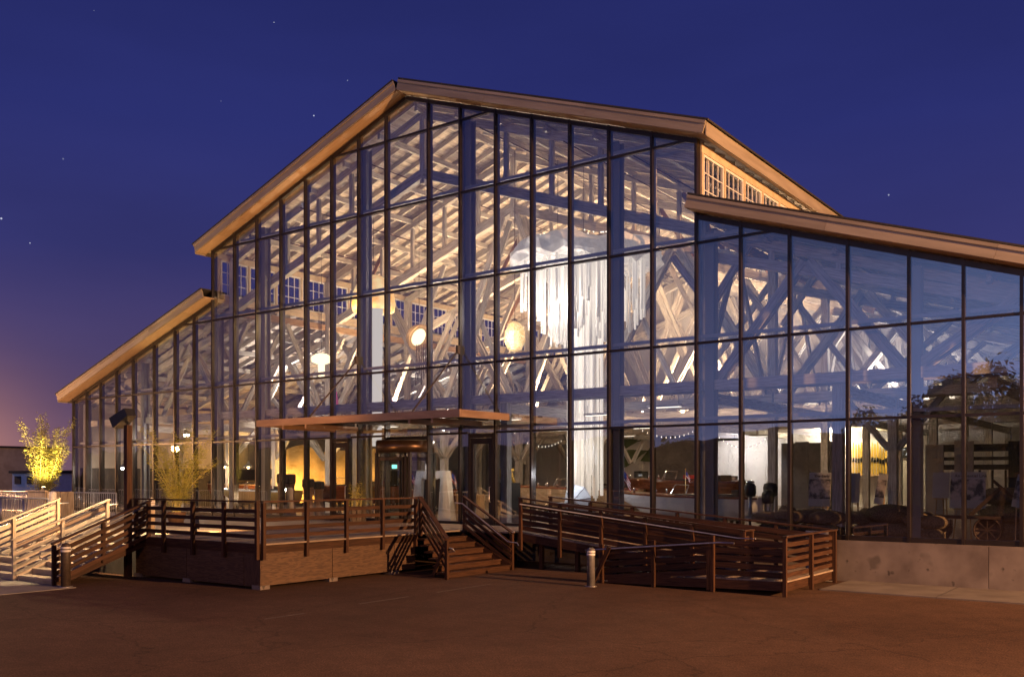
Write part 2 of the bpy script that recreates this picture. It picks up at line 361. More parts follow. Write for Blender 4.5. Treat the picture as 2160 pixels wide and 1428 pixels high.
# ============================================================ SETTING
FL = 1.10                                  # hall floor level
def S(name, x0, x1, y0, y1, z0, z1, mat): return tag(box(None, name, x0, x1, y0, y1, z0, z1, mat), kind='structure')
gv = [(-700, -700, 0), (700, -700, 0), (700, 700, 0), (-700, 700, 0)]
tag(mesh(None, 'ground', gv, [(0, 1, 2, 3)], M['asphalt']), kind='structure')
S('terrace', -75, -.46, -10.74, 70, -.4, 1.092, M['slab'])
S('hall_floor', -23.4, 23.4, .02, 30, .2, FL, M['floor'])
S('apron', 16.3, 40, -2.6, -.02, -.3, .030, M['apron'])
S('stair_pavement', -40, .9, -16.4, -13.3, -.3, .012, M['slab'])
for k in range(7): S('pavement_joint', 19.0 + 3 * k, 19.012 + 3 * k, -2.6, -.02, .0, .0335, M['black'])
for k_, (xa_, ya_, xb_, yb_) in enumerate(((9.03, -13.9, 9.05, -12.9), (8.92, -11.2, 8.92, -9.6), (8.91, -8.6, 8.90, -6.4))):
    dxl = .05; tag(mesh(None, 'parking_line', [(xa_ - dxl, ya_, .004), (xa_ + dxl, ya_, .004), (xb_ + dxl, yb_, .004), (xb_ - dxl, yb_, .004)], [(0, 1, 2, 3)], noisy('worn_line_paint', (.07, .045, .03), (.15, .115, .085), 9, .8, (1, 1, 1), 0, 0)), kind='structure')
tag(mesh(None, 'water', [(-700, -40, .3), (-75.5, -40, .3), (-75.5, 600, .3), (-700, 600, .3)], [(0, 1, 2, 3)], noisy('harbour_water', (.01, .012, .02), (.015, .018, .03), .3, .12, (1, 1, 1), 0, .3)), kind='structure')

# ============================================================ THE HALL
hall = thing('exhibition_hall', 'large gabled timber hall with glazed front and two lower side aisles', 'building', (0, 0, 0))
HW, AW = 11.75, 23.53
NS, NP = .348, 17.05                        # nave slope, peak (glass line)
AS, AI = .323, 10.70                        # aisle slope, inner top
nz = lambda x: NP - NS * abs(x)
az = lambda x: AI - AS * (abs(x) - HW)
MX = [-23.52, -22.23, -20.93, -19.48, -18.03, -16.27, -14.6, -13.13, -11.75, -10.2, -8.69, -7.12, -5.6, -4.05, -2.53, -1.06,
      1.08, 2.59, 4.18, 5.71, 7.24, 8.72, 10.26, 11.75, 13.15, 14.6, 16.21, 17.79, 19.1, 20.41, 21.9, 23.52]
ROWS = [1.15, 4.38, 6.82, 9.82, 12.96, 15.56, 18.5]
def clip(poly, fn):
    out = []
    for i in range(len(poly)):
        a, b = poly[i], poly[(i + 1) % len(poly)]; fa, fb = fn(a), fn(b)
        if fa >= 0: out.append(a)
        if (fa >= 0) != (fb >= 0):
            t = fa / (fa - fb); out.append((a[0] + t * (b[0] - a[0]), a[1] + t * (b[1] - a[1])))
    return out
def topz(x, side):                           # roof line at x, for the bay on that side
    return nz(x) if side == 'n' else az(x)
for i in range(len(MX) - 1):
    xa, xb = MX[i], MX[i + 1]; mid = (xa + xb) / 2; side = 'n' if abs(mid) < HW else 'a'
    for r in range(len(ROWS) - 1):
        za, zb = ROWS[r], ROWS[r + 1]
        x0, x1 = xa, xb
        if r == 0:
            if abs(mid) < .5: continue                       # revolving door stands here
            if abs(xa + 4.05) < .01: x0 = -2.98              # swing doors
            if abs(xa - 2.59) < .01: x1 = 2.98
        poly = [(x0 + .02, za), (x1 - .02, za), (x1 - .02, zb), (x0 + .02, zb)]
        if side == 'n':
            for s in (-1, 1): poly = clip(poly, lambda p: NP - NS * s * p[0] - p[1]) if poly else poly
        else: poly = clip(poly, lambda p: az(p[0]) - p[1])
        if len(poly) < 3: continue
        ar = abs(sum(poly[k][0] * poly[(k + 1) % len(poly)][1] - poly[(k + 1) % len(poly)][0] * poly[k][1] for k in range(len(poly)))) / 2
        if ar < .03: continue
        slab_poly(hall, 'pane', poly, -.006, .006, M['glass'])
        if r < 5:                                            # transom on top of this pane
            t0, t1 = x0 + .04, x1 - .04; f = (lambda x: topz(x, side))
            if side == 'n' and mid < 0 or side == 'a' and mid < 0:
                while f(t0) < zb + .03 and t0 < t1: t0 += .02
            else:
                while f(t1) < zb + .03 and t1 > t0: t1 -= .02
            if t1 - t0 > .12: box(hall, 'transom', t0, t1, -.045, .11, zb - .036, zb + .036, M['mullion'])
    if not abs(mid) < .5: box(hall, 'sill', xa + .04, xb - .04, -.05, .12, 1.105, 1.235, M['mullion'])
for x in MX:
    zt = nz(x) if abs(x) < HW - .01 else (nz(HW) if abs(abs(x) - HW) < .01 else az(x))
    if abs(abs(x) - 23.52) < .01: zt = az(23.5)
    z0 = 1.06
    box(hall, 'mullion', x - .038, x + .038, -.075, .19, z0, zt - .01, M['mullion'])
# rake frames under the roof edge
for s in (-1, 1):
    beam(hall, 'rake_frame', (s * .02, .03, NP - .09), (s * 11.72, .03, nz(11.72) - .09), .17, .14, M['mullion'])
    beam(hall, 'rake_frame', (s * 11.80, .03, az(11.80) - .09), (s * 23.5, .03, az(23.5) - .09), .17, .14, M['mullion'])
# steel wind columns and girts right behind the glass
for x, zt in [(s * v, z) for s in (-1, 1) for v, z in ((2.62, 15.7), (8.75, 13.6), (12.0, 10.2), (17.85, 8.4), (23.1, 6.6))]:
    boxes(hall, 'wind_column', [(x - .14, x + .14, .36, .385, FL, zt), (x - .011, x + .011, .385, .655, FL, zt), (x - .14, x + .14, .655, .68, FL, zt)], M['column'], (x, .5, FL))
for z in (4.50, 6.96, 9.96, 13.1):
    for s in (-1, 1):
        x1 = 23.3 if z < 6.6 else (min(23.3, HW + (AI - z - .3) / AS) if z < 10.2 else (NP - z - .45) / NS)
        if x1 > .3: box(hall, 'girt', min(0.005 * s, s * x1), max(0.005 * s, s * x1), .215, .34, z + .03, z + .13, M['steel'])

# roofs
def slope(x0, z0, x1, z1, nm_):
    d = 1 if x1 > x0 else -1
    def off(a, b, dz): return [(a[0], b, a[1] + dz)]
    up = Vector((-(z1 - z0), 0, x1 - x0)).normalized() * d
    A, B = Vector((x0, 15.0, z0)), Vector((x1, 15.0, z1))
    # inner boards, outer shingles
    for name, y0, y1, o, t, mat in (('roof_boarding', .02, 30.2, .12, .05, M['roofwood']), ('roof_covering', -.64, 30.4, .445, .05, M['shingle'])):
        yc = (y0 + y1) / 2
        p0 = A + up * o; p1 = B + up * o; p0.y = p1.y = yc
        dv = (p1 - p0).normalized()
        if name == 'roof_covering': p1 = p1 + dv * .06
        else: p1 = p1 - dv * .06
        beam(hall, name, p0, p1, y1 - y0, t, mat)
    # rake fascia: wide board and a crown strip
    f0, f1 = A.copy(), B.copy(); dv = (f1 - f0).normalized()
    for name, y, o, h, t, mat in (('fascia', -.575, .195, .30, .05, M['fascia']), ('fascia_trim', -.605, .36, .09, .06, M['fascia'])):
        a, b = f0 + up * o, f1 + up * o; a.y = b.y = y; nb = max(2, round((b - a).length / 4.2))
        for q_ in range(nb): beam(hall, name, a.lerp(b, q_ / nb) + dv * .003, a.lerp(b, (q_ + 1) / nb) - dv * .003, t, h, mat)
    # soffit boards
    n = int((f1 - f0).length / 1.6); L_ = (f1 - f0).length / n
    for k in range(n):
        a = f0 + dv * (L_ * k + .004) + up * .05; b = f0 + dv * (L_ * (k + 1) - .004) + up * .05; a.y = b.y = -.27
        beam(hall, 'soffit', a, b, .53, .03, M['soffit'])
    # eave fascia
    e = f1 + up * .22; box(hall, 'eave_fascia', min(e.x, e.x + d * .04), max(e.x, e.x + d * .04), -.54, 30.3, e.z - .24, e.z + .17, M['fascia'])
    # common rafters
    k = 0
    yy = .55
    while yy < 29.8:
        a, b = f0 + up * -.02 + dv * .15, f1 + up * -.02 - dv * .5; a.y = b.y = yy
        if d * x1 > 13: b = b - dv * .1
        beam(hall, 'rafter', a, b, .055, .20, M['timber']); yy += .78
for s in (-1, 1):
    slope(0, NP, s * 12.2, nz(12.2), 'nave'); slope(s * 11.62, az(11.62), s * 24.0, az(24.0), 'aisle')

# clerestory side walls with windows
def clerestory(s):
    xw = s * 11.75; zt, zb = 12.85, 10.75
    box(hall, 'clerestory_head', xw - .08, xw + .08, .2, 30, 12.60, 12.86, M['cream'])
    box(hall, 'clerestory_sill', xw - .09, xw + .09, .2, 30, 10.66, 11.02, M['cream'])
    y = .42; p = 1.58
    box(hall, 'corner_board', xw - .09, xw + .09, .205, .33, 11.02, 12.60, M['cream'])
    while y + p < 30:
        box(hall, 'window_pier', xw - .075, xw + .075, y + p - .11, y + p, 11.02, 12.60, M['cream'])
        y0, y1, z0, z1 = y, y + p - .11, 11.02, 12.60
        bl = [(xw - .04, xw + .04, y0, y0 + .06, z0, z1), (xw - .04, xw + .04, y1 - .06, y1, z0, z1), (xw - .04, xw + .04, y0 + .06, y1 - .06, z0, z0 + .07), (xw - .04, xw + .04, y0 + .06, y1 - .06, z1 - .07, z1)]
        for i in range(1, 4): yy = y0 + (y1 - y0) * i / 4; bl.append((xw - .02, xw + .02, yy - .014, yy + .014, z0 + .07, z1 - .07))
        for i in range(1, 3): zz = z0 + (z1 - z0) * i / 3; bl.append((xw - .017, xw + .017, y0 + .06, y1 - .06, zz - .014, zz + .014))
        wnd = boxes(hall, 'clerestory_window', bl, M['white'], (xw, y0, z0))
        box(wnd, 'pane', xw - .004, xw + .004, y0 + .05, y1 - .05, z0 + .05, z1 - .05, M['sideglass'])
        y += p
clerestory(-1); clerestory(1)
# outer side walls, back wall of boards, dwarf wall
box(hall, 'side_wall', -23.62, -23.44, .22, 30, 0, 6.72, M['tanwall'])
box(hall, 'side_wall', 23.44, 23.62, .22, 30, 0, 6.72, M['tanwall'])
for k in range(18): box(hall, 'dark_reflection_board', -23.43, -23.38, .3 + 1.64 * k, .3 + 1.64 * (k + 1) - .012, FL, 3.3, M['dark'])  # dark boards stand in for dark surroundings reflected in the lower glass
x = -23.4
while x < 23.4:                              # tall white boards of the end wall
    x1 = min(x + 1.22, 23.4)
    pl = [(x + .006, FL - .05), (x1 - .006, FL - .05), (x1 - .006, 17.1), (x + .006, 17.1)]
    if abs((x + x1) / 2) < 11.75:
        for s in (-1, 1): pl = clip(pl, lambda p: NP + .05 - NS * s * p[0] - p[1])
    else: pl = clip(pl, lambda p: az(p[0]) + .05 - p[1])
    slab_poly(hall, 'wall_board', pl, 30.0, 30.12, M['whitewall']); x = x1
for x0, x1 in ((5.2, 8.6), (8.61, 12.2), (12.21, 15.92), (15.93, 19.7), (19.71, 23.6)):
    box(hall, 'dwarf_wall', x0, x1 - .004, -.16, .24, -.2, 1.10, M['concrete'])

# heavy timber frames
FY = [.95 + 5.8 * k for k in range(5)] + [29.6]
BC = 5.60                                     # tie beam level
for k, Y in enumerate(FY):
    for s in (-1, 1):
        T = M['timber']
        # nave chords
        beam(hall, 'principal_rafter', (0, Y, NP - .42), (s * 11.6, Y, nz(11.6) - .42), .20, .30, T)
        beam(hall, 'lower_chord', (s * .08, Y, 14.35), (s * 11.6, Y, 14.35 - .345 * 11.52), .26, .36, T)
        for x in (1.95, 3.92, 5.88, 7.84, 9.8):
            zt, zb = nz(x) - .55, 14.2 - .345 * x
            beam(hall, 'strut', (s * x, Y + .02, zb + .02), (s * x, Y + .02, zt), .15, .15, T)
        if k % 2 == 0 and k: beam(hall, 'diagonal_brace', (s * 5.9, Y + .17, 12.3), (s * 3.95, Y + .17, nz(3.95) - .6), .05, .2, M['brace'])
        if k % 2 == 1: beam(hall, 'diagonal_brace', (s * 9.8, Y + .17, 11.0), (s * 7.9, Y + .17, nz(7.9) - .6), .05, .2, M['brace'])
        # web of doubled planks between tie and lower chord
        for dy in (-.13, .13):
          if k > 0:
            beam(hall, 'web_plank', (s * 3.98, Y + dy, BC + .1), (s * 7.55, Y + dy, 11.55), .09, .28, T)
            beam(hall, 'web_plank', (s * 11.55, Y + dy * 2.1, BC + .1), (s * 7.95, Y + dy * 2.1, 11.45), .09, .28, T)
            beam(hall, 'web_plank', (s * 3.86, Y + dy * 2.1, BC + .1), (s * .35, Y + dy * 2.1, 14.0), .09, .28, T)
          if k > 0 and dy > 0:
            beam(hall, 'counter_brace', (s * 7.8, Y + .42, BC + .1), (s * 4.25, Y + .42, 12.6), .09, .22, T); beam(hall, 'counter_brace', (s * 7.85, Y + .42, BC + .1), (s * 11.5, Y + .42, 10.1), .09, .22, T)
            beam(hall, 'counter_brace', (s * .12, Y + .42, BC + .1), (s * 3.6, Y + .42, 12.8), .09, .22, T)
            beam(hall, 'counter_brace', (s * 14.75, Y + .42, BC + .1), (s * 12.15, Y + .42, 9.2), .09, .2, T); beam(hall, 'counter_brace', (s * 14.85, Y + .42, BC + .1), (s * 17.4, Y + .42, 7.9), .09, .2, T)
          if True:
            beam(hall, 'tie_beam', (s * .01, Y + dy * 3.1, BC), (s * 11.7, Y + dy * 3.1, BC), .11, .30, T)
            beam(hall, 'tie_beam', (s * 11.76, Y + dy * 3.1, BC), (s * 23.3, Y + dy * 3.1, BC), .11, .30, T)
            # aisle web
            beam(hall, 'web_plank', (s * 12.0, Y + dy, BC + .1), (s * 14.7, Y + dy, 9.05), .09, .26, T)
            beam(hall, 'web_plank', (s * 17.5, Y + dy * 2.1, BC + .1), (s * 14.9, Y + dy * 2.1, 9.0), .09, .26, T)
            beam(hall, 'web_plank', (s * 17.7, Y + dy * 2.1, BC + .1), (s * 20.2, Y + dy * 2.1, 7.35), .09, .26, T)
        # aisle chords
        beam(hall, 'aisle_rafter', (s * 11.9, Y, az(11.9) - .42), (s * 23.3, Y, az(23.3) - .42), .20, .28, T)
        beam(hall, 'aisle_chord', (s * 11.9, Y, 9.55), (s * 20.6, Y, 9.55 - .27 * 8.7), .24, .30, T)
        for x in (13.7, 15.67, 17.6, 19.58): beam(hall, 'strut', (s * x, Y + .02, 9.55 - .27 * (x - 11.9)), (s * x, Y + .02, az(x) - .5), .13, .13, T)
        # posts and knees
        for x, zt in ((3.92, BC - .15), (11.75, 12.6), (15.67, BC - .15), (19.58, BC - .15)):
            if (x == 19.58 and k == 0) or (x == 3.92 and s > 0 and k > 1) or (x == 3.92 and k > 2): continue
            xp = 11.54 if x == 11.75 else x
            beam(hall, 'post', (s * xp, Y, FL), (s * xp, Y, zt), .28, .28, T)
            for e in (-1, 1):
                if x == 11.75:
                    beam(hall, 'knee_brace', (s * x + e * .14, Y, 8.2), (s * x + e * 1.25, Y, 9.75), .16, .2, T)
                if k > 0 and (x == 3.92 or (x == 15.67 and k == 1) or (x == 11.75 and s < 0)): beam(hall, 'knee_brace', (s * x + e * .14, Y, 3.75), (s * x + e * 1.55, Y, BC - .1), .16, .2, T)
        for x, z in ((3.92, BC - .32), (11.75, 10.35), (11.75, BC - .35), (15.67, BC - .32), (19.58, BC - .32)):
            if k < len(FY) - 1: beam(hall, 'long_beam', (s * x, Y + .16, z), (s * x, FY[k + 1] - .16, z), .22, .30, M['newtimber'] if z > 10 else T)
        if k < len(FY) - 1:
            for x in ((3.92, 11.75) if s < 0 else ()):
                for e, yy in ((1, Y), (-1, FY[k + 1])):
                    beam(hall, 'knee_brace', (s * x, yy + e * .14, 3.7), (s * x, yy + e * 1.6, BC - .42), .16, .2, M['timber'])
    if k < len(FY) - 1:
        Yn = FY[k + 1]; Ym = (Y + Yn) / 2
        for s in (-1, 1):
            for ya_ in (Y + .35, Yn - .35): beam(hall, 'wall_brace', (s * 11.40, ya_, BC + .12), (s * 11.40, Ym + (.08 if ya_ > Ym else -.08), 10.15), .09, .22, M['timber'])
    beam(hall, 'king_post', (0, Y, 14.0), (0, Y, NP - .5), .22, .22, M['timber'])
for s in (-1, 1):
    for x in (1.95, 3.92, 5.88, 7.84, 9.8):
        beam(hall, 'purlin', (s * x, .5, nz(x) - .27), (s * x, 29.7, nz(x) - .27), .12, .22, M['timber'])
        beam(hall, 'purlin', (s * (x + 11.75), .5, az(x + 11.75) - .27), (s * (x + 11.75), 29.7, az(x + 11.75) - .27), .12, .22, M['timber'])
beam(hall, 'ridge_beam', (0, .5, NP - .27), (0, 29.7, NP - .27), .14, .26, M['timber'])
# thin sprinkler pipes under the roof
for x in (-9.0, -6.6, -3.0, 3.0, 6.6, 9.0):
    cyl(hall, 'sprinkler_pipe', (x, .6, nz(x) - .62), (x, 29.4, nz(x) - .62), .025, M['rust'], seg=6)

# doors in the glass front
for xa, xb, hs in ((-4.01, -3.02, 1), (3.02, 4.13, -1)):
    box(hall, 'door_jamb', xa - .0, xa + .07, -.09, .13, FL, 4.34, M['mullion']); box(hall, 'door_jamb', xb - .07, xb, -.09, .13, FL, 4.34, M['mullion'])
    a, b, z0, z1 = xa + .08, xb - .08, 1.13, 4.18
    dr = boxes(hall, 'door', [(a, a + .13, -.06, .0, z0, z1), (b - .13, b, -.06, .0, z0, z1), (a + .13, b - .13, -.06, .0, z1 - .2, z1), (a + .13, b - .13, -.06, .0, z0, z0 + .25)], M['mullion'], (a, 0, z0))
    box(dr, 'pane', a + .12, b - .12, -.034, -.026, z0 + .24, z1 - .19, M['glass'])
    hx = (b - .07) if hs > 0 else (b - .07)
    tube(dr, 'handle', [(hx, -.06, 1.95), (hx, -.12, 1.98), (hx, -.12, 2.45), (hx, -.06, 2.48)], .014, M['galv'])
    box(hall, 'door_head', xa, xb, -.08, .12, 4.20, 4.33, M['mullion'])
# revolving door
rd = thing('revolving_door', 'round revolving door with dark metal drum in the middle of the glass front', 'door', (0.01, -.2, FL))
cx, cyy, RR = 0.01, -.1, 1.06
lathe(rd, 'drum_header', [(RR, 0), (RR + .03, .0), (RR + .03, .42), (RR, .42)], (cx, cyy, 3.72), noisy('bronze_metal', (.05, .03, .02), (.08, .05, .035), 2, .35, (1, 1, 1), 0, 0, .8), 40)
lathe(rd, 'drum_roof', [(0.02, 0), (RR, .0), (RR, .04), (.02, .04)], (cx, cyy, 4.14), M['black'], 40)
lathe(rd, 'floor_ring', [(0.02, 0), (RR + .02, .0), (RR + .02, .02), (.02, .02)], (cx, cyy, FL + .02), M['black'], 40)
for a0, a1 in ((rad(-38), rad(38)), (rad(142), rad(218))):
    n = 12; v = []; f = []
    for i in range(n + 1):
        a = a0 + (a1 - a0) * i / n
        for r in (RR - .01, RR): v += [(cx + r * math.cos(a), cyy + r * math.sin(a), FL + .04), (cx + r * math.cos(a), cyy + r * math.sin(a), 3.72)]
    for i in range(n):
        q = 4 * i; f += [(q + 2, q + 6, q + 7, q + 3), (q, q + 1, q + 5, q + 4)]
    mesh(rd, 'curved_pane', v, f, M['glass'], (cx, cyy, FL), True)
    for a in (a0, a1): box(rd, 'drum_post', cx + RR * math.cos(a) - .05, cx + RR * math.cos(a) + .05, cyy + RR * math.sin(a) - .05, cyy + RR * math.sin(a) + .05, FL + .03, 3.72, M['mullion'])
cyl(rd, 'shaft', (cx, cyy, FL + .03), (cx, cyy, 3.72), .04, M['mullion'])
for q in range(4):
    a = rad(44 + 90 * q); d = Vector((math.cos(a), math.sin(a), 0)); c0 = Vector((cx, cyy, 0))
    for r in (.08, .97): beam(rd, 'wing_stile', c0 + d * r + Vector((0, 0, FL + .06)), c0 + d * r + Vector((0, 0, 3.58)), .07, .05, M['mullion'])
    for z in (FL + .12, 3.5): beam(rd, 'wing_rail', c0 + d * .11 + Vector((0, 0, z)), c0 + d * .94 + Vector((0, 0, z)), .045, .13, M['mullion'])
    p, q2 = c0 + d * .11, c0 + d * .94
    mesh(rd, 'wing_pane', [(p.x, p.y, FL + .18), (q2.x, q2.y, FL + .18), (q2.x, q2.y, 3.44), (p.x, p.y, 3.44)], [(0, 1, 2, 3)], M['glass'], tuple(p))
# side fillers of the door bay
for x0, x1 in ((-1.02, -1.0), (1.02, 1.04)): pass
box(hall, 'door_transom', -1.02, 1.04, .13, .17, 4.2, 4.34, M['mullion'])

# entrance canopy hung on rods
cp = thing('entrance_canopy', 'flat rust coloured metal canopy hung on rods above the entrance doors', 'canopy', (0, -1.4, 4.75))
CX0, CX1, CY0 = -5.2, 4.86, -2.8
canm = noisy('copper_brown_metal', (.26, .165, .11), (.36, .235, .16), 2.5, .42, (.4, 2, 2), .08, .05, .35)
box(cp, 'front_channel', CX0, CX1, CY0, CY0 + .09, 4.74, 4.99, canm)
box(cp, 'side_channel', CX0, CX0 + .09, CY0 + .095, -.12, 4.745, 4.985, canm); box(cp, 'side_channel', CX1 - .09, CX1, CY0 + .095, -.12, 4.745, 4.985, canm)
n = 6
for k in range(n):
    a = CX0 + .1 + (CX1 - CX0 - .2) * k / n; b = CX0 + .1 + (CX1 - CX0 - .2) * (k + 1) / n - .012
    box(cp, 'roof_sheet', a, b, CY0 + .1, -.13, 4.90, 4.925, canm)
    box(cp, 'purlin', (a + b) / 2 - .03, (a + b) / 2 + .03, CY0 + .1, -.13, 4.77, 4.89, M['dark'])
for x in (-3.8, -2.53, 2.59, 3.6): box(cp, 'outrigger', x - .045, x + .045, CY0 + .1, -.09, 4.60, 4.765, canm)
for x in (-2.53, 2.59):
    cyl(cp, 'tie_rod', (x, -.1, 7.35), (x, -2.55, 5.0), .03, M['dark'], seg=8)
    box(cp, 'rod_bracket', x - .05, x + .05, -.2, -.08, 7.2, 7.5, M['dark'])

# ============================================================ DECK, STAIRS, RAMP
def railing(par, A, B, zA, zB, n, hs=(.17, .38, .59, .80), h=1.05, low=.4, mat=None, off=.0, cap=True, bw=.10, skip_last=False, capw=.13):
    mat = mat or M['rail']; A, B = Vector((*A, 0)), Vector((*B, 0)); d = (B - A).normalized(); nrm = Vector((-d.y, d.x, 0))
    for i in range(n):
        if skip_last and i == n - 1: continue
        t = i / (n - 1); p = A.lerp(B, t); z = zA + (zB - zA) * t
        beam(par, 'post', p + Vector((0, 0, max(z - low, .005))), p + Vector((0, 0, z + h - .03)), .09, .09, mat)
    for hh in hs:
        q = nrm * (.066 if off >= 0 else -.066)
        beam(par, 'rail_board', A + q + Vector((0, 0, zA + hh)), B + q + Vector((0, 0, zB + hh)), .036, bw, mat)
    if cap: beam(par, 'rail_cap', A - d * .06 + Vector((0, 0, zA + h)), B + d * .06 + Vector((0, 0, zB + h)), capw, .04, mat)
DZ = 1.15
deck = thing('entrance_deck', 'raised dark timber deck with slatted railing and plywood skirt before the entrance', 'deck', (2.3, -6, 0))
x = -.42
while x < 5.02:
    y0 = -10.78
    box(deck, 'deck_board', x, x + .14, y0, -.2, DZ - .04, DZ, M['deck']); x += .147
x = 5.06
while x < 6.9: box(deck, 'deck_board', x, x + .14, -3.05, -.2, DZ - .04, DZ, M['deck']); x += .147
box(deck, 'rim_joist', -.44, 5.08, -10.84, -10.79, .90, DZ - .01, M['rail']); box(deck, 'rim_joist', 5.02, 5.07, -10.785, -5.05, .90, DZ - .01, M['rail'])
for a, b in ((-.42, 1.98), (1.99, 4.4), (4.41, 5.05)): box(deck, 'plywood_panel', a, b - .008, -10.82, -10.80, .06, .93, M['ply'])
for a, b in ((-10.80, -8.42), (-8.41, -6.0), (-5.99, -5.1)): box(deck, 'plywood_panel', 5.03, 5.05, a, b - .008, .09, .93, M['ply'])
for x, y in ((4.9, -10.7), (4.9, -8.4), (4.9, -6.0), (2.0, -10.7), (-.3, -10.7)): box(deck, 'pier_block', x - .15, x + .18, y - .15, y + .15, -.02, .10, M['concrete'])
box(deck, 'inner_skirt', -.4, 5.0, -10.7, -10.66, .1, 1.08, M['dark'])
railing(deck, (-.30, -10.885), (5.0, -10.885), DZ, DZ, 5, off=1)
railing(deck, (5.12, -10.78), (5.12, -5.15), DZ, DZ, 5, off=1)
# ---- steps towards the ramp side
st = thing('entrance_steps', 'short flight of brown timber steps with splayed slatted rails beside the ramp', 'steps', (6.1, -4.6, 0))
n = 7
for i in range(n - 1):
    z = DZ - DZ * (i + 1) / n; x0 = 5.10 + .335 * i; t = (i + 1) / (n - 1)
    ya = -4.95 - 1.15 * t; yb = -3.15
    box(st, 'tread', x0, x0 + .36, ya, yb, z - .045, z, M['rail']); box(st, 'riser', x0 + .305, x0 + .33, ya + .01, yb - .01, z - DZ / n + .01, z - .05, M['rail'])
railing(st, (5.22, -5.06), (7.28, -6.28), DZ + .02, 0.06, 2, hs=(.14, .34, .54, .74), low=.1)
railing(st, (5.30, -3.08), (7.10, -3.02), DZ + .02, 0.06, 2, hs=(.14, .34, .54, .74), low=.1, off=-1)
beam(st, 'stringer', (5.2, -3.12, DZ - .2), (7.1, -3.12, .08), .04, .26, M['rail']); beam(st, 'raking_brace', (6.55, -6.0, .03), (6.95, -5.98, .95), .05, .1, M['rail'])
tube(st, 'handrail', [(5.0, -3.2, DZ + .86), (5.3, -3.2, DZ + .84), (7.05, -3.16, .86), (7.4, -3.16, .84), (7.45, -3.16, .76)], .02, M['galv'])
tube(st, 'handrail', [(5.3, -5.0, DZ + .84), (7.15, -6.1, .86), (7.5, -6.28, .86), (7.5, -6.2, .78), (7.2, -6.08, .74)], .02, M['galv'])
# ---- access ramp in two legs
rp = thing('access_ramp', 'long dark timber wheelchair ramp folding back along the glass front', 'ramp', (11, -2.4, 0))
LZ = .36
def ramp_leg(xa, za, xb, zb, y0, y1, n):
    for i in range(n):
        a, b = i / n, (i + 1) / n - .004
        beam(rp, 'ramp_plank_bay', (xa + (xb - xa) * a, (y0 + y1) / 2, za + (zb - za) * a - .02), (xa + (xb - xa) * b, (y0 + y1) / 2, za + (zb - za) * b - .02), y1 - y0, .04, M['deck'])
ramp_leg(6.93, DZ, 14.3, LZ, -2.55, -.85, 14)
ramp_leg(14.28, LZ - .002, 11.0, .05, -4.40, -2.75, 7)
x = 14.32
while x < 16.0: box(rp, 'landing_board', x, x + .14, -4.40, -.8, LZ - .04, LZ, M['deck']); x += .147
beam(rp, 'ramp_joist', (6.95, -2.58, DZ - .16), (14.3, -2.58, LZ - .16), .04, .24, M['rail']); beam(rp, 'ramp_joist', (11.3, -4.43, .13), (16.02, -4.43, LZ - .12), .04, .22, M['rail'])
box(rp, 'ramp_joist', 16.0, 16.04, -4.42, -.8, .10, LZ - .01, M['rail'])
hs5 = (.13, .31, .49, .67, .85)
railing(rp, (7.15, -2.64), (14.3, -2.64), DZ - .02, LZ, 6, hs=hs5, low=.55, off=1, bw=.135)
railing(rp, (7.0, -.78), (16.0, -.78), DZ - .02, LZ, 7, hs=hs5, low=.3, off=-1, bw=.135)
railing(rp, (11.15, -4.50), (14.2, -4.50), .02, LZ - .02, 3, hs=hs5, low=.3, off=1, cap=False, bw=.135)
railing(rp, (14.3, -4.50), (16.08, -4.50), LZ, LZ, 2, hs=hs5, low=.36, off=1, bw=.135, cap=False, skip_last=True)
railing(rp, (16.10, -4.46), (16.10, -.78), LZ, LZ, 3, hs=(.12, .30, .48, .66, .84), low=.36, off=1, bw=.10)
railing(rp, (14.33, -2.64), (14.33, -2.1), LZ, LZ, 2, hs=(.12, .30, .48, .66, .84), low=.3)
beam(rp, 'raking_brace', (10.95, -4.62, .02), (11.45, -4.62, .98), .06, .11, M['rail'])
tube(rp, 'handrail', [(10.75, -4.6, .72), (10.7, -4.6, .86), (11.1, -4.6, .90), (14.5, -4.6, LZ + .86), (14.9, -4.6, LZ + .86)], .024, M['galv'])
tube(rp, 'handrail', [(7.2, -2.74, DZ + .84), (14.2, -2.74, LZ + .86), (14.7, -2.74, LZ + .86)], .02, M['galv'])
for k in range(6): box(rp, 'ramp_leg_post', 7.6 + 1.3 * k, 7.72 + 1.3 * k, -2.3, -2.18, 0, DZ - .3 - .112 * (k + .5) * 1.3, M['rail'])
# ---- wide steps on the left, lit by the flood lamp
ls = thing('terrace_steps', 'wide pale timber steps with three sloping slatted rails up to the terrace', 'steps', (-2.3, -12, 0))
n = 7; TR = .385
for i in range(n - 1):
    z = 1.09 * (i + 1) / n; y0 = -13.38 + TR * i
    for a, b in ((-4.7, -2.02), (-1.98, .02)):
        box(ls, 'tread', a, b, y0, y0 + TR + .03, z - .05, z, M['stair']); box(ls, 'riser', a + .01, b - .01, y0 + .02, y0 + .045, z - 1.09 / n + .012, z - .055, M['stair'])
hs6 = (.10, .28, .46, .64, .82)
for X, s in ((.10, 1), (-2.0, -1), (-4.8, -1)):
    m = M['stair'] if X < 0 else M['rail']
    railing(ls, (X, -13.45), (X, -10.75), .04, 1.10, 3, hs=hs6, low=.06, mat=m, off=-s, bw=.105)
    beam(ls, 'stringer', (X - .05 * s, -13.4, .08), (X - .05 * s, -10.8, 1.0), .05, .22, m)
    tube(ls, 'handrail', [(X + s * .0 - .13, -13.55, .70), (X - .13, -13.75, .74), (X - .13, -13.75, .90), (X - .13, -13.45, .92), (X - .13, -10.8, 1.98), (X - .13, -10.35, 2.0)], .024, M['galv'])

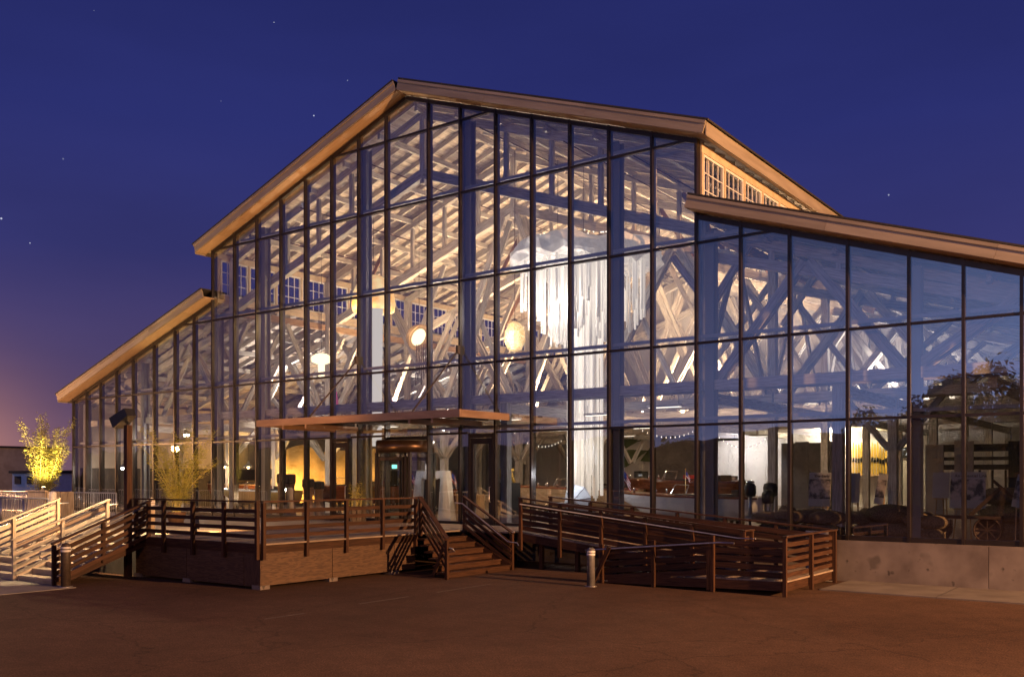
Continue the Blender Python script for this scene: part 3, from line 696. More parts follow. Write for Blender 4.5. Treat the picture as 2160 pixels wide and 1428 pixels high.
# ---- bollards
def bollard(loc, h, r, mat, lab, band=True):
    t = thing('bollard', lab, 'bollard', loc, 'bollards'); x, y, z = loc
    lathe(t, 'body', [(r, 0), (r, h - r * .6), (r * .8, h - r * .2), (r * .3, h), (.01, h)], loc, mat, 18)
    if band:
        for q in (.80, .87): lathe(t, 'reflective_band', [(r + .003, 0), (r + .003, .05)], (x, y, z + h * q), M['white'], 18)
    lathe(t, 'base_plate', [(r + .05, 0), (r + .05, .015), (.01, .015)], loc, M['galv'], 18)
gp = noisy('grey_post_paint', (.09, .085, .085), (.14, .13, .13), 6, .5)
bollard((.62, -13.42, .012), 1.12, .115, M['dark'], 'dark brown bollard at the foot of the terrace steps')
bollard((11.30, -5.30, 0), 1.0, .105, gp, 'short grey metal bollard in front of the folded ramp')
bollard((-.62, -10.2, 1.092), 1.12, .10, M['cream'], 'pale bollard beside the lamp pole on the terrace')
bollard((-13.8, -6.2, 1.092), 1.15, .14, M['white'], 'white bollard in front of the planter with bright bamboo')

# ---- flood lamp on its timber pole
pl = thing('flood_lamp_pole', 'square timber pole with a black box floodlight beside the deck', 'lamp post', (-.55, -10.98, 0))
box(pl, 'pole', -.63, -.47, -11.06, -10.90, 0, 4.28, M['rail'])
hM = Matrix.Translation((-.72, -11.0, 4.50)) @ Matrix.Rotation(rad(8), 4, 'Z') @ Matrix.Rotation(rad(-30), 4, 'Y')
hd = put('lamp_housing', None, None, Matrix())
bpy.data.objects.remove(hd)
hv = [(-.32, -.22, -.17), (.30, -.16, -.12), (-.32, .22, -.17), (.30, .16, -.12), (-.32, -.22, .17), (.30, -.16, .12), (-.32, .22, .17), (.30, .16, .12)]
hf = [(1, 0, 4, 5), (2, 3, 7, 6), (3, 1, 5, 7), (4, 6, 7, 5), (0, 1, 3, 2)]
hd = put('lamp_housing', nm_mesh('lamp_housing', hv, hf, M['black']), pl, hM)
put('lens', nm_mesh('lens', [(-.28, -.2, -.15), (-.28, .2, -.15), (-.28, .2, .15), (-.28, -.2, .15)], [(0, 3, 2, 1)], M['lens']), hd, hM)
tube(pl, 'bracket', [(-.55, -10.98, 4.26), (-.58, -10.98, 4.36), (-.66, -11.0, 4.40)], .035, M['black'])
fl = lamp('flood_lamp_light', hd, 'SPOT', hM @ Vector((-.33, 0, 0)), 1900, (1.0, .68, .36), (-6.2, -10.7, 0.0), .12, 128, .12)

# ---- terrace railings (tubular with balusters)
def balustrade(name, A, B, z, lab, grp=None):
    A, B = Vector((*A, z)), Vector((*B, z)); t = thing(name, lab, 'railing', tuple(A), grp); d = B - A; n = int(d.length / 1.8) + 1
    for i in range(n + 1):
        p = A + d * i / n; cyl(t, 'post', p, p + Vector((0, 0, 1.04)), .03, M['galv'])
    for h in (1.05, .14): cyl(t, 'rail', A + Vector((0, 0, h)), B + Vector((0, 0, h)), .03, M['galv'])
    k = int(d.length / .15)
    for i in range(k):
        p = A + d * (i + .5) / k
        if p.y < 20: cyl(t, 'baluster', p + Vector((0, 0, .14)), p + Vector((0, 0, 1.05)), .012, M['galv'], seg=5)
balustrade('terrace_railing', (-34, -3.9), (-13.0, -3.9), 1.092, 'grey tubular railing with thin balusters along the far terrace edge')
balustrade('terrace_railing', (-14, -11.0), (-4.9, -11.0), 1.092, 'near tubular railing running to the top of the wide steps')

# ---- bamboo
def bamboo(loc, h, spread, n, lab, leaves, seed, name='bamboo'):
    r = random.Random(seed); t = thing(name, lab, 'plant', loc, 'bamboo plants'); L = Vector(loc); lv, lf = [], []
    for i in range(n):
        a = r.uniform(0, 6.28); hh = h * r.uniform(.55, 1); lean = spread * r.uniform(.1, 1)
        p0 = L + Vector((r.uniform(-.2, .2), r.uniform(-.2, .2), 0)); pts = []
        for k in range(6):
            q = k / 5; pts.append(p0 + Vector((math.cos(a) * lean * q ** 1.6, math.sin(a) * lean * q ** 1.6, hh * (q - .06 * q * q))))
        tube(t, 'cane', pts, [.016 - .0024 * k for k in range(6)], M['cane'], 5)
        for j in range(leaves // n):
            q = r.uniform(.14, 1) ** .8; k = min(4, int(q * 5)); p = pts[k].lerp(pts[k + 1], q * 5 - k)
            aa = r.uniform(0, 6.28); rr = r.uniform(.02, .36) * (1.10 - q) + .01; p = p + Vector((math.cos(aa) * rr, math.sin(aa) * rr, r.uniform(-.05, .15)))
            d = Vector((math.cos(aa), math.sin(aa), r.uniform(-.5, .6))).normalized(); u = d.cross(Vector((r.uniform(-1, 1), r.uniform(-1, 1), 1))).normalized()
            l, ww = r.uniform(.08, .17), r.uniform(.008, .017); b = len(lv)
            lv += [p, p + d * l * .5 + u * ww, p + d * l, p + d * l * .5 - u * ww]; lf.append((b, b + 1, b + 2, b + 3))
    tag(mesh(t, 'foliage', lv, lf, M['leaf'], loc), kind='stuff')
bamboo((-16.9, -5.0, 1.5), 4.5, 1.35, 26, 'bright yellow lit bamboo in the timber planter on the left terrace', 8200, 3)
pb = thing('planter_box', 'tall square timber planter holding the brightly lit bamboo', 'planter', (-16.3, -5.2, 1.092))
for k in range(5): box(pb, 'plank', -17.1 + .3 * k, -16.81 + .3 * k, -5.58, -5.54, 1.1, 2.2, M['stair'])
for k in range(4): box(pb, 'plank', -15.61, -15.57, -5.53 + .3 * k, -5.24 + .3 * k, 1.1, 2.2, M['stair'])
box(pb, 'soil', -17.1, -15.62, -5.53, -4.34, 1.1, 2.05, M['bark']); box(pb, 'rim', -17.16, -15.5, -5.64, -5.50, 2.2, 2.26, M['stair'])
fg = thing('ground_floodlight', 'small floodlight on the planter rim shining up into the yellow bamboo', 'floodlight', (-15.75, -5.55, 2.26))
box(fg, 'housing', -15.87, -15.63, -5.63, -5.52, 2.262, 2.40, M['black']); box(fg, 'lens', -15.85, -15.65, -5.60, -5.55, 2.402, 2.408, M['lens'])
lamp('bamboo_light', fg, 'SPOT', (-15.75, -5.75, 2.5), 2100, (1.0, .70, .28), (-16.75, -5.1, 4.8), .12, 115)
bamboo((-7.1, -5.0, 1.3), 3.6, 1.8, 24, 'thin dim bamboo in front of the left glazed aisle', 7000, 8)
pt = thing('round_pot', 'dark round pot under the dim bamboo by the glass', 'pot', (-7.1, -5.0, 1.092))
lathe(pt, 'body', [(.26, 0), (.36, .38), (.38, .42), (.34, .42), (.32, .36), (.01, .36)], (-7.1, -5.0, 1.092), M['rust'], 20)
bamboo((-1.55, -1.0, 1.5), 1.15, .5, 12, 'low leafy plant in a pot just left of the revolving door', 500, 21, 'potted_plant')
pt = thing('planter_tub', 'slatted wooden tub holding the low plant by the revolving door', 'pot', (-1.55, -1.0, 1.1))
for k in range(10):
    a = 2 * math.pi * k / 10; beam(pt, 'stave', (-1.55 + .27 * math.cos(a), -1.0 + .27 * math.sin(a), 1.1), (-1.55 + .31 * math.cos(a), -1.0 + .31 * math.sin(a), 1.62), .17, .03, M['dark'], (math.cos(a), math.sin(a), .01))
lathe(pt, 'soil', [(.01, 0), (.27, 0), (.27, .04), (.01, .04)], (-1.55, -1.0, 1.5), M['bark'], 14)

df = thing('deck_floodlight', 'small black floodlight on the deck aimed at the dim bamboo', 'floodlight', (.1, -9.2, DZ))
box(df, 'foot', 0, .2, -9.3, -9.1, DZ, DZ + .03, M['black']); beam(df, 'housing', (.16, -9.25, DZ + .22), (-.06, -9.12, DZ + .34), .2, .18, M['black']); beam(df, 'lens', (-.066, -9.117, DZ + .343), (-.072, -9.113, DZ + .347), .17, .15, M['lens'])
beam(df, 'stem', (.1, -9.2, DZ + .02), (.1, -9.2, DZ + .2), .04, .04, M['black'])
lamp('deck_floodlight_beam', df, 'SPOT', (-.10, -9.09, DZ + .37), 3000, (1.0, .44, .13), (-4.0, -6.9, 2.0), .08, 150, .5)
# ---- lamps standing outside the frame
def street_lamp(loc, h, arm, lab, power, col, ang=170):
    x, y, z = loc; t = thing('street_lamp', lab, 'street lamp', loc, 'sodium street lamps')
    cyl(t, 'pole', loc, (x, y, z + h), .10, M['galv'], .06, 12); cyl(t, 'base', loc, (x, y, z + .3), .16, M['galv'], .14, 12)
    hx, hy = x + arm[0], y + arm[1]
    tube(t, 'arm', [(x, y, z + h - .1), (x + arm[0] * .5, y + arm[1] * .5, z + h + .15), (hx, hy, z + h + .15)], .045, M['galv'])
    hd = boxes(t, 'lamp_head', [(hx - .32, hx + .32, hy - .16, hy + .16, z + h + .05, z + h + .22)], M['galv'], (hx, hy, z + h))
    box(hd, 'lens', hx - .26, hx + .26, hy - .12, hy + .12, z + h + .025, z + h + .045, M['sodium'])
    lamp('street_lamp_light', hd, 'POINT', (hx, hy, z + h - .12), power, col, None, .18)
street_lamp((49.5, -6.6, 0), 10.0, (-1.6, 0), 'tall sodium street lamp on the forecourt to the right of the hall', 130000, (1.0, .49, .20))
street_lamp((31, -62, 0), 10.0, (0, 1.2), 'added sodium fill lamp across the forecourt behind the viewer', 15000, (1.0, .46, .16))  # unseen lamp, added as weak warm fill on the front faces
street_lamp((-27.5, -8.4, 1.092), 3.5, (.6, 0), 'low sodium lamp on the terrace at the far left', 6500, (1.0, .50, .22))

street_lamp((-150, 48, .3), 9.0, (-1.2, 0), 'added sodium lamp on the far shore brightening the pale warehouse', 9000, (1.0, .55, .28))  # made-up lamp that lifts the otherwise dark warehouse wall
# ---- far shore on the left
def far_building(loc, wx, wy, h, mat, lab, rows, cols):
    t = thing('warehouse', lab, 'building', loc, 'buildings on the far shore'); x, y, z = loc
    box(t, 'wall', x - wx / 2, x + wx / 2, y, y + wy, z, z + h, mat); box(t, 'roof', x - wx / 2 - .4, x + wx / 2 + .4, y - .4, y + wy + .4, z + h, z + h + .4, M['shingle'])
    for i in range(cols):
        for j in range(rows):
            xx = x - wx / 2 + wx * (i + .5) / cols; zz = z + h * (j + .45) / rows
            wn = box(t, 'window', xx - wx / cols * .25, xx + wx / cols * .25, y - .12, y - .02, zz, zz + h / rows * .4, M['dark'])
far_building((-197, 66, .3), 44, 14, 8.6, M['tanwall'], 'long pale warehouse across the water on the far left', 1, 9)
far_building((-130, 50, .3), 8, 6, 3.2, M['white'], 'small white shed across the water', 1, 2)
far_building((-138, 62, .3), 13, 10, 3.4, M['dark'], 'low dark building across the water beside the hall corner', 1, 6)
def hill(name, x0, x1, y, h, seed):
    r = random.Random(seed); n = 40; v, f = [], []
    for i in range(n + 1):
        q = i / n; x = x0 + (x1 - x0) * q; hh = h * (.55 + .45 * math.sin(q * 5 + seed)) + r.uniform(-1, 1)
        v += [(x, y, 0), (x, y + 20, max(hh, 1)), (x, y + 160, -1)]
    for i in range(n):
        b = 3 * i; f += [(b, b + 3, b + 4, b + 1), (b + 1, b + 4, b + 5, b + 2)]
    tag(mesh(None, name, v, f, M['foliage'], (x0, y, 0), True), kind='structure')
hill('hills', -900, -60, 480, 14, 2)
# ---- trees across the street behind the viewer, mirrored in the glass
def tree(loc, h, rw, lab, seed, nleaf=8000):
    r = random.Random(seed); t = thing('tree', lab, 'tree', loc, 'trees across the street'); L = Vector(loc)
    tube(t, 'trunk', [L, L + Vector((.1, 0, h * .25)), L + Vector((0, .1, h * .6))], [h * .028, h * .022, h * .012], M['bark'], 7)
    lv, lf = [], []; cl = [(Vector((r.uniform(-1, 1) * rw, r.uniform(-1, 1) * rw, h * r.uniform(.35, .92))), r.uniform(.22, .5) * rw) for _ in range(34)]
    for c, cr in cl[:6]: tube(t, 'limb', [L + Vector((0, 0, h * .28)), L + c * .6 + Vector((0, 0, h * .05)), L + c], [h * .012, h * .008, h * .004], M['bark'], 5)
    for i in range(nleaf):
        c, cr = r.choice(cl); d = Vector((r.gauss(0, 1), r.gauss(0, 1), r.gauss(0, 1))).normalized() * cr * r.uniform(.3, 1.05); p = L + c + d
        u = Vector((r.gauss(0, 1), r.gauss(0, 1), r.gauss(0, 1))).normalized(); q = u.cross(Vector((.3, .5, .8))).normalized(); s = r.uniform(.12, .28)
        b = len(lv); lv += [p - u * s, p + q * s * .6, p + u * s, p - q * s * .6]; lf.append((b, b + 1, b + 2, b + 3))
    tag(mesh(t, 'crown', lv, lf, M['foliage'], loc), kind='stuff')
tl = [((10.5, -59, 0), 11.6, 4.8), ((2.5, -63, 0), 9.0, 3.6), ((18.5, -61, 0), 10.5, 3.8), ((-6, -66, 0), 7.0, 3.6), ((-15, -67, 0), 6.5, 3.8), ((-26, -66, 0), 7.2, 4.2), ((-38, -64, 0), 6.4, 4.0), ((-52, -62, 0), 7.5, 4.6), ((-68, -58, 0), 8.0, 5.0)]
names = ['tallest broad tree across the street', 'rounded tree left of the tallest one across the street', 'spreading tree right of the tallest one across the street', 'low bushy tree across the street behind the viewer',
         'squat dark tree across the street in the middle of the row', 'full low tree across the street left of the squat one', 'smallest tree of the row across the street', 'wide tree near the left end of the row across the street', 'leftmost tree of the row across the street']
for k, ((p, h, rw), nm) in enumerate(zip(tl, names)): tree(p, h, rw, nm, 40 + k, 15000 if k < 3 else 5000)
hillb = []
def bank():
    v, f = [], []; n = 30; r = random.Random(5)
    for i in range(n + 1):
        x = -160 + 240 * i / n; v += [(x, -72, 0), (x, -80, 8.4 + r.uniform(-.5, .5)), (x, -130, 9)]
    for i in range(n): b = 3 * i; f += [(b, b + 1, b + 4, b + 3), (b + 1, b + 2, b + 5, b + 4)]
    tag(mesh(None, 'bank', v, f, M['foliage'], (-160, -72, 0), True), kind='structure')
bank()

# ============================================================ INSIDE THE HALL
CA = rad(36.335); CF = 1985.0
def pt(px, py, Y):
    """photo pixel + distance behind the glass front -> point"""
    o = (px - 1080) / CF; dx, dy = -math.sin(CA) + o * math.cos(CA), math.cos(CA) + o * math.sin(CA); t = (Y - CAM.y) / dy
    return Vector((CAM.x + dx * t, Y, CAM.z + (1007 - py) * t / CF))
WARM, NEUT, COOL = (1.0, .65, .36), (1.0, .84, .72), (.90, .91, 1.0)
# ---- up-lights on the tie beams
def uplight(x, y, aim, power, col, lab, z=5.78, ang=140):
    t = thing('uplight', lab, 'spotlight', (x, y, z), 'uplights on the tie beams')
    box(t, 'yoke', x - .12, x + .12, y - .02, y + .02, z, z + .10, M['black'])
    h = lathe(t, 'housing', [(.07, 0), (.11, .05), (.13, .26), (.11, .26), (.10, .2), (.01, .2)], (x, y, z + .08), M['black'], 14)
    lathe(h, 'lens', [(.01, 0), (.105, 0), (.105, .01), (.01, .01)], (x, y, z + .285), M['bulb'], 14)
    lamp('uplight_beam', h, 'SPOT', (x, y, z + .36), power, col, aim, .12, ang, .7)
ul = [(-7.6, 6.75, (-6.5, 8.5, 14), 1500, WARM, 'up-light on the left end of the second tie beam'),
      (-2.6, 12.55, (-2.5, 13.0, 16), 2100, WARM, 'up-light left of centre on the third tie beam'),
      (6.6, 12.55, (5.5, 13.5, 15), 1700, WARM, 'up-light right of centre on the third tie beam'),
      (-7.8, 18.35, (-6, 19, 14), 1900, WARM, 'up-light on the left end of the fourth tie beam'),
      (2.4, 18.35, (2.0, 20, 16), 2000, WARM, 'up-light near the middle of the fourth tie beam'),
      (8.4, 24.15, (7, 23, 14), 1000, NEUT, 'up-light on the right end of the fifth tie beam'),
      (-3.2, 24.15, (-3, 22, 15), 1300, WARM, 'up-light left of centre on the fifth tie beam'),
      (2.2, 1.2, (1.6, 3.0, 15), 420, NEUT, 'up-light on the foremost tie beam'),
      (-14.5, 6.75, (-14.5, 7.6, 9), 600, NEUT, 'up-light over the left aisle on the second tie beam'),
      (-14.5, 18.35, (-14.5, 19.0, 9), 700, NEUT, 'up-light over the left aisle on the fourth tie beam'),
      (13.6, 12.55, (13.4, 14.5, 10), 380, NEUT, 'up-light over the right aisle on the third tie beam'),
      (12.8, 22.0, (12, 26, 10), 300, NEUT, 'up-light over the right aisle between the fourth and fifth tie beams')]
for a in ul: uplight(a[0], a[1], a[2], a[3] * 3.3, a[4], a[5])
# ---- hanging work lamps
def work_lamp(p, power, col, lab, drop, r=.13, bm='bulb'):
    t = thing('hanging_lamp', lab, 'lamp', tuple(p), 'hanging lamps'); x, y, z = p
    cyl(t, 'cable', (x, y, z + .3), (x, y, z + drop), .008, M['black'], seg=5)
    s = lathe(t, 'shade', [(.05, .34), (.07, .24), (.23, .08), (.25, .04), (.24, .04), (.06, .22), (.04, .3)], (x, y, z), M['galv'], 18)
    lathe(s, 'bulb', [(.01, -.06), (r * .7, -.03), (r * .8, .03), (r * .5, .10), (.01, .13)], (x, y, z), M[bm], 12)
    lamp('lamp_light', s, 'POINT', (x, y, z - .14), power, col, None, .12)
work_lamp(pt(392, 918, 1.6), 260, NEUT, 'very bright white lamp hanging in the left aisle', 1.0, .2)
work_lamp(pt(621, 905, 2.4), 300, NEUT, 'bright lamp hanging under the canopy line left of the banner', 1.0, .2)
work_lamp(pt(936, 905, 1.6), 60, NEUT, 'small domed lamp hanging right of the revolving door', .9, .08)
work_lamp(pt(1440, 868, 9.5), 260, WARM, 'warm lamp at the tie beams right of the tube chandelier', .6, .10, 'warmbulb')
work_lamp(pt(1610, 838, 8.5), 240, WARM, 'warm lamp at the tie beams beside the white wall', .6, .08, 'warmbulb')
work_lamp(pt(474, 985, 6.0), 120, WARM, 'warm lamp low in the left aisle above the parked boats', 2.2, .08, 'warmbulb')
work_lamp(pt(524, 986, 6.0), 120, WARM, 'second warm lamp low in the left aisle beside the boats', 2.2, .08, 'warmbulb')
work_lamp(pt(261, 988, 1.4), 160, NEUT, 'bright lamp low behind the left aisle glass by the timber pole', 3.0, .17)
# broad ceiling fittings that light the floor and the exhibits
def panel(x, y, z, power, col, lab):
    t = thing('ceiling_light', lab, 'lamp', (x, y, z), 'ceiling lights under the tie beams')
    box(t, 'housing', x - .6, x + .6, y - .12, y + .12, z, z + .08, M['white']); box(t, 'diffuser', x - .56, x + .56, y - .09, y + .09, z - .014, z - .002, M['fairy'])
    for e in (-.5, .5): cyl(t, 'hanger', (x + e, y, z + .08), (x + e, y, 5.48), .008, M['black'], seg=5)
    lamp('ceiling_glow', t, 'SPOT', (x, y, z - .03), power * 1.6, col, (x, y + .5, 0), .3, 105, .6)
for x, y, pw, col, lab in ((6.0, 3.9, 330, COOL, 'strip light above the white umbrella'), (9.8, 1.75, 300, COOL, 'strip light above the white motorboat'), (1.6, 4.2, 320, NEUT, 'strip light behind the revolving door'),
                           (-6.0, 5.2, 200, WARM, 'strip light above the ochre canvas'), (-2.0, 20, 330, NEUT, 'strip light deep in the middle of the nave'), (4.0, 24.5, 330, COOL, 'strip light near the end wall'), (-15, 12, 420, WARM, 'strip light over the left aisle boats'), (3.0, 13.0, 160, WARM, 'strip light in the middle of the nave')):
    panel(x, y, 5.1, pw, col, lab)

ww = thing('added_wall_fill', 'added fill lamp brightening the white end wall below the tie beams', 'lamp', (1.0, 27.0, 5.0))  # invented fitting, added to make the end wall brighter
box(ww, 'housing', .3, 1.7, 26.9, 27.05, 5.0, 5.14, M['black']); box(ww, 'lens', .34, 1.66, 27.052, 27.058, 5.02, 5.12, M['fairy'])
for e in (.5, 1.5): cyl(ww, 'hanger', (e, 26.97, 5.14), (e, 26.97, 5.6), .01, M['black'], seg=5)
lamp('added_wall_fill_beam', ww, 'SPOT', (1.0, 27.15, 5.0), 750, (1.0, .90, .86), (1.2, 30, 3.6), .3, 120, .6)
# ---- chandelier of frosted tubes
ch = thing('tube_chandelier', 'huge white jellyfish chandelier of hanging frosted tubes', 'chandelier', (4.65, 5.0, 10.7))
r = random.Random(4)
cx, cyy = 4.65, 5.0
def cloud():
    v, f = [], []; seg = 48; prof = [(.05, 11.8), (1.0, 11.82), (1.8, 11.8), (2.45, 11.72), (2.85, 11.5), (2.95, 11.1), (2.75, 10.9), (2.3, 11.1), (1.2, 11.25), (.05, 11.25)]
    for k, (rr, z) in enumerate(prof):
        for i in range(seg):
            a = 2 * math.pi * i / seg; q = 1 + .05 * math.sin(5 * a + k) + .03 * math.sin(11 * a); dz = (.14 * math.sin(4 * a + 1) + .12 * math.sin(9 * a) + .06 * math.sin(17 * a + k)) * (rr / 2.9) ** 1.5
            jt = .075 * min(1, rr); v.append((cx + rr * q * math.cos(a) + r.uniform(-jt, jt), cyy + rr * q * math.sin(a) + r.uniform(-jt, jt), z + dz + r.uniform(-jt, jt)))
    n = len(prof)
    for k in range(n - 1):
        for i in range(seg): j = (i + 1) % seg; f.append((k * seg + i, k * seg + j, (k + 1) * seg + j, (k + 1) * seg + i))
    return v, f
cm = noisy('crinkled_film', (.55, .53, .52), (.84, .82, .80), 3.5, .75, (1, 1, 1), 0, 1.0); b = cm.node_tree.nodes['Principled BSDF']; b.inputs['Emission Color'].default_value = (1, .86, .76, 1); b.inputs['Emission Strength'].default_value = .26
v, f = cloud(); cl_ = mesh(ch, 'crinkled_canopy', v, f, cm, (cx, cyy, 10.7), False)
for k in range(70):
    a = r.uniform(0, 6.28); rr = r.uniform(1.0, 2.75); z = 11.86 - .05 * rr * max(0, rr - 1.2)
    if z > 10.75: lathe(cl_, 'bulb', [(.004, -.03), (.03, 0), (.004, .03)], (cx + rr * math.cos(a), cyy + rr * math.sin(a), z + .02), M['fairy'], 6)
for k in range(150):
    a = r.uniform(0, 6.28); rr = math.sqrt(r.uniform(.55, 6.3)); zt = 11.15 - .10 * (rr - 1); zb = 7.9 + (rr - .7) ** 1.5 * .62 + r.uniform(-.45, .55)
    cyl(ch, 'tube', (cx + rr * math.cos(a), cyy + rr * math.sin(a), zt), (cx + rr * math.cos(a), cyy + rr * math.sin(a), round(zb, 1)), r.choice((.04, .052, .064)), M['tube'], seg=7)
for k in range(46):
    a = r.uniform(0, 6.28); rr = math.sqrt(r.uniform(0, .52)); zb = r.choice((1.9, 2.0, 2.1, 2.3, 2.9, 3.6)) if k > 8 else r.uniform(3.5, 6)
    cyl(ch, 'tube', (cx + .1 + rr * math.cos(a), cyy + rr * math.sin(a), 11.1), (cx + .1 + rr * math.cos(a), cyy + rr * math.sin(a), round(zb, 1)), r.choice((.04, .052, .064)), M['tube'], seg=7)
for e in (-1.2, 0, 1.2): cyl(ch, 'cable', (cx + e, cyy, 12.0), (cx + e, cyy, nz(cx + e) - .5), .012, M['black'], seg=5)
lamp('chandelier_glow', ch, 'POINT', (cx, cyy - 1.8, 9.2), 240, NEUT, None, .5)
lamp('chandelier_base_glow', ch, 'POINT', (cx - .2, cyy - 1.3, 3.2), 60, NEUT, None, .3)
# ---- tall yellow jellyfish lamp
jc = pt(788, 610, 4.0)
jl = thing('tall_jellyfish_lamp', 'tall glowing yellow jellyfish lamp with a long pale column', 'lamp', (jc.x, 4.0, 4.2))
lathe(jl, 'cap', [(.05, 11.75), (.4, 11.7), (.7, 11.45), (.90, 11.0), (.98, 10.45), (.92, 10.15), (.84, 10.3), (.75, 10.5), (.05, 10.8)], (jc.x, 4.0, 0), M['jellyglass'], 28)
cyl(jl, 'column', (jc.x, 4.0, 4.2), (jc.x, 4.0, 10.5), .36, M['jellystem'], .42, 20)
cyl(jl, 'cable', (jc.x, 4.0, 11.7), (jc.x, 4.0, nz(jc.x) - .5), .012, M['black'], seg=5)
lamp('jellyfish_glow', jl, 'POINT', (jc.x, 2.6, 9.9), 300, (1.0, .70, .34), None, .4)
# ---- small hanging lamps
def small_jelly(p, lab, w_, chain):
    t = thing('jellyfish_lamp', lab, 'lamp', tuple(p), 'small hanging sea lamps'); x, y, z = p
    lathe(t, 'cap', [(.03, .26), (.3 * w_, .24), (.52 * w_, .10), (.5 * w_, -.12), (.3 * w_, -.2), (.16, -.24), (.14, -.8), (.03, -.8)], (x, y, z), M['jellysmall'], 18)
    cyl(t, 'cable', (x, y, z + .25), (x, y, min(nz(x), 16) - .6 if abs(x) < 11.5 else az(x) - .6), .01, M['black'], seg=5)
    for k in range(chain): lathe(t, 'link', [(.05, -.05), (.08, 0), (.05, .05), (.03, 0), (.05, -.05)], (x + .06 * (-1) ** k, y, z - .95 - .14 * k), M['white'], 8)
    lamp('lamp_light', t, 'POINT', (x, y - .8, z), 70, WARM, None, .25)
small_jelly(pt(678, 758, 4.0), 'small glowing lamp with a dangling white chain left of the tall yellow one', .9, 7)
p = pt(884, 712, 5.0)
t = thing('copper_lamp', 'tilted copper dome lamp with glowing underside behind the glass', 'lamp', tuple(p), 'small hanging sea lamps')
Mt = Matrix.Rotation(rad(-62), 4, 'Y')
dm = lathe(t, 'dome', [(.03, .55), (.3, .5), (.5, .3), (.62, 0), (.58, 0), (.45, .28), (.03, .45)], tuple(p), M['oak'], 20, Mt)
lathe(dm, 'glow_disc', [(.01, .02), (.40, .02), (.40, .05), (.01, .05)], tuple(p), M['jellysmall'], 20, Mt)
for k in range(6): cyl(t, 'tendril', (p.x + .35 - .1 * k, p.y, p.z - .3), (p.x + .4 - .12 * k, p.y, p.z - 1.6 - .25 * (k % 3)), .02, M['rust'], seg=5)
cyl(t, 'cable', (p.x, p.y, p.z + .4), (p.x, p.y, nz(p.x) - .6), .01, M['black'], seg=5)
lamp('lamp_light', t, 'POINT', (p.x + .5, p.y - .7, p.z), 90, WARM, None, .25)
p = pt(1086, 710, 4.2)
t = thing('capsule_lamp', 'glittering gold capsule lamp hanging left of the tube chandelier', 'lamp', tuple(p), 'small hanging sea lamps')
gm = noisy('gold_crackle', (.8, .45, .12), (1, .85, .5), 14, .4); b = gm.node_tree.nodes['Principled BSDF']; b.inputs['Emission Strength'].default_value = .5
src = b.inputs['Base Color'].links[0].from_socket; gm.node_tree.links.new(src, b.inputs['Emission Color'])
lathe(t, 'capsule', [(.03, .62), (.25, .5), (.40, .2), (.42, -.2), (.28, -.52), (.03, -.6)], tuple(p), gm, 12, None, False)
cyl(t, 'cable', (p.x, p.y, p.z + .6), (p.x, p.y, nz(p.x) - .6), .015, M['rust'], seg=5)
lamp('lamp_light', t, 'POINT', (p.x, p.y - .8, p.z), 60, WARM, None, .25)
t = thing('pink_banner', 'narrow pink hanging banner behind the canopy rods', 'banner', tuple(pt(707, 850, 3.2))); p = pt(707, 850, 3.2)
v = [(p.x - .14 + .28 * i, p.y + .06 * math.sin(k), p.z - .5 + .25 * k) for k in range(5) for i in (0, 1)]; v += [(a, bb + .015, c) for a, bb, c in v]
mesh(t, 'cloth', v, [(2 * k, 2 * k + 1, 2 * k + 3, 2 * k + 2) for k in range(4)] + [(10 + 2 * k, 12 + 2 * k, 13 + 2 * k, 11 + 2 * k) for k in range(4)], noisy('pink_cloth', (.75, .12, .35), (.85, .2, .45), 4, .8), tuple(p))
cyl(t, 'cord', (p.x, p.y, p.z + .5), (p.x, p.y, p.z + 2.2), .008, M['black'], seg=5)

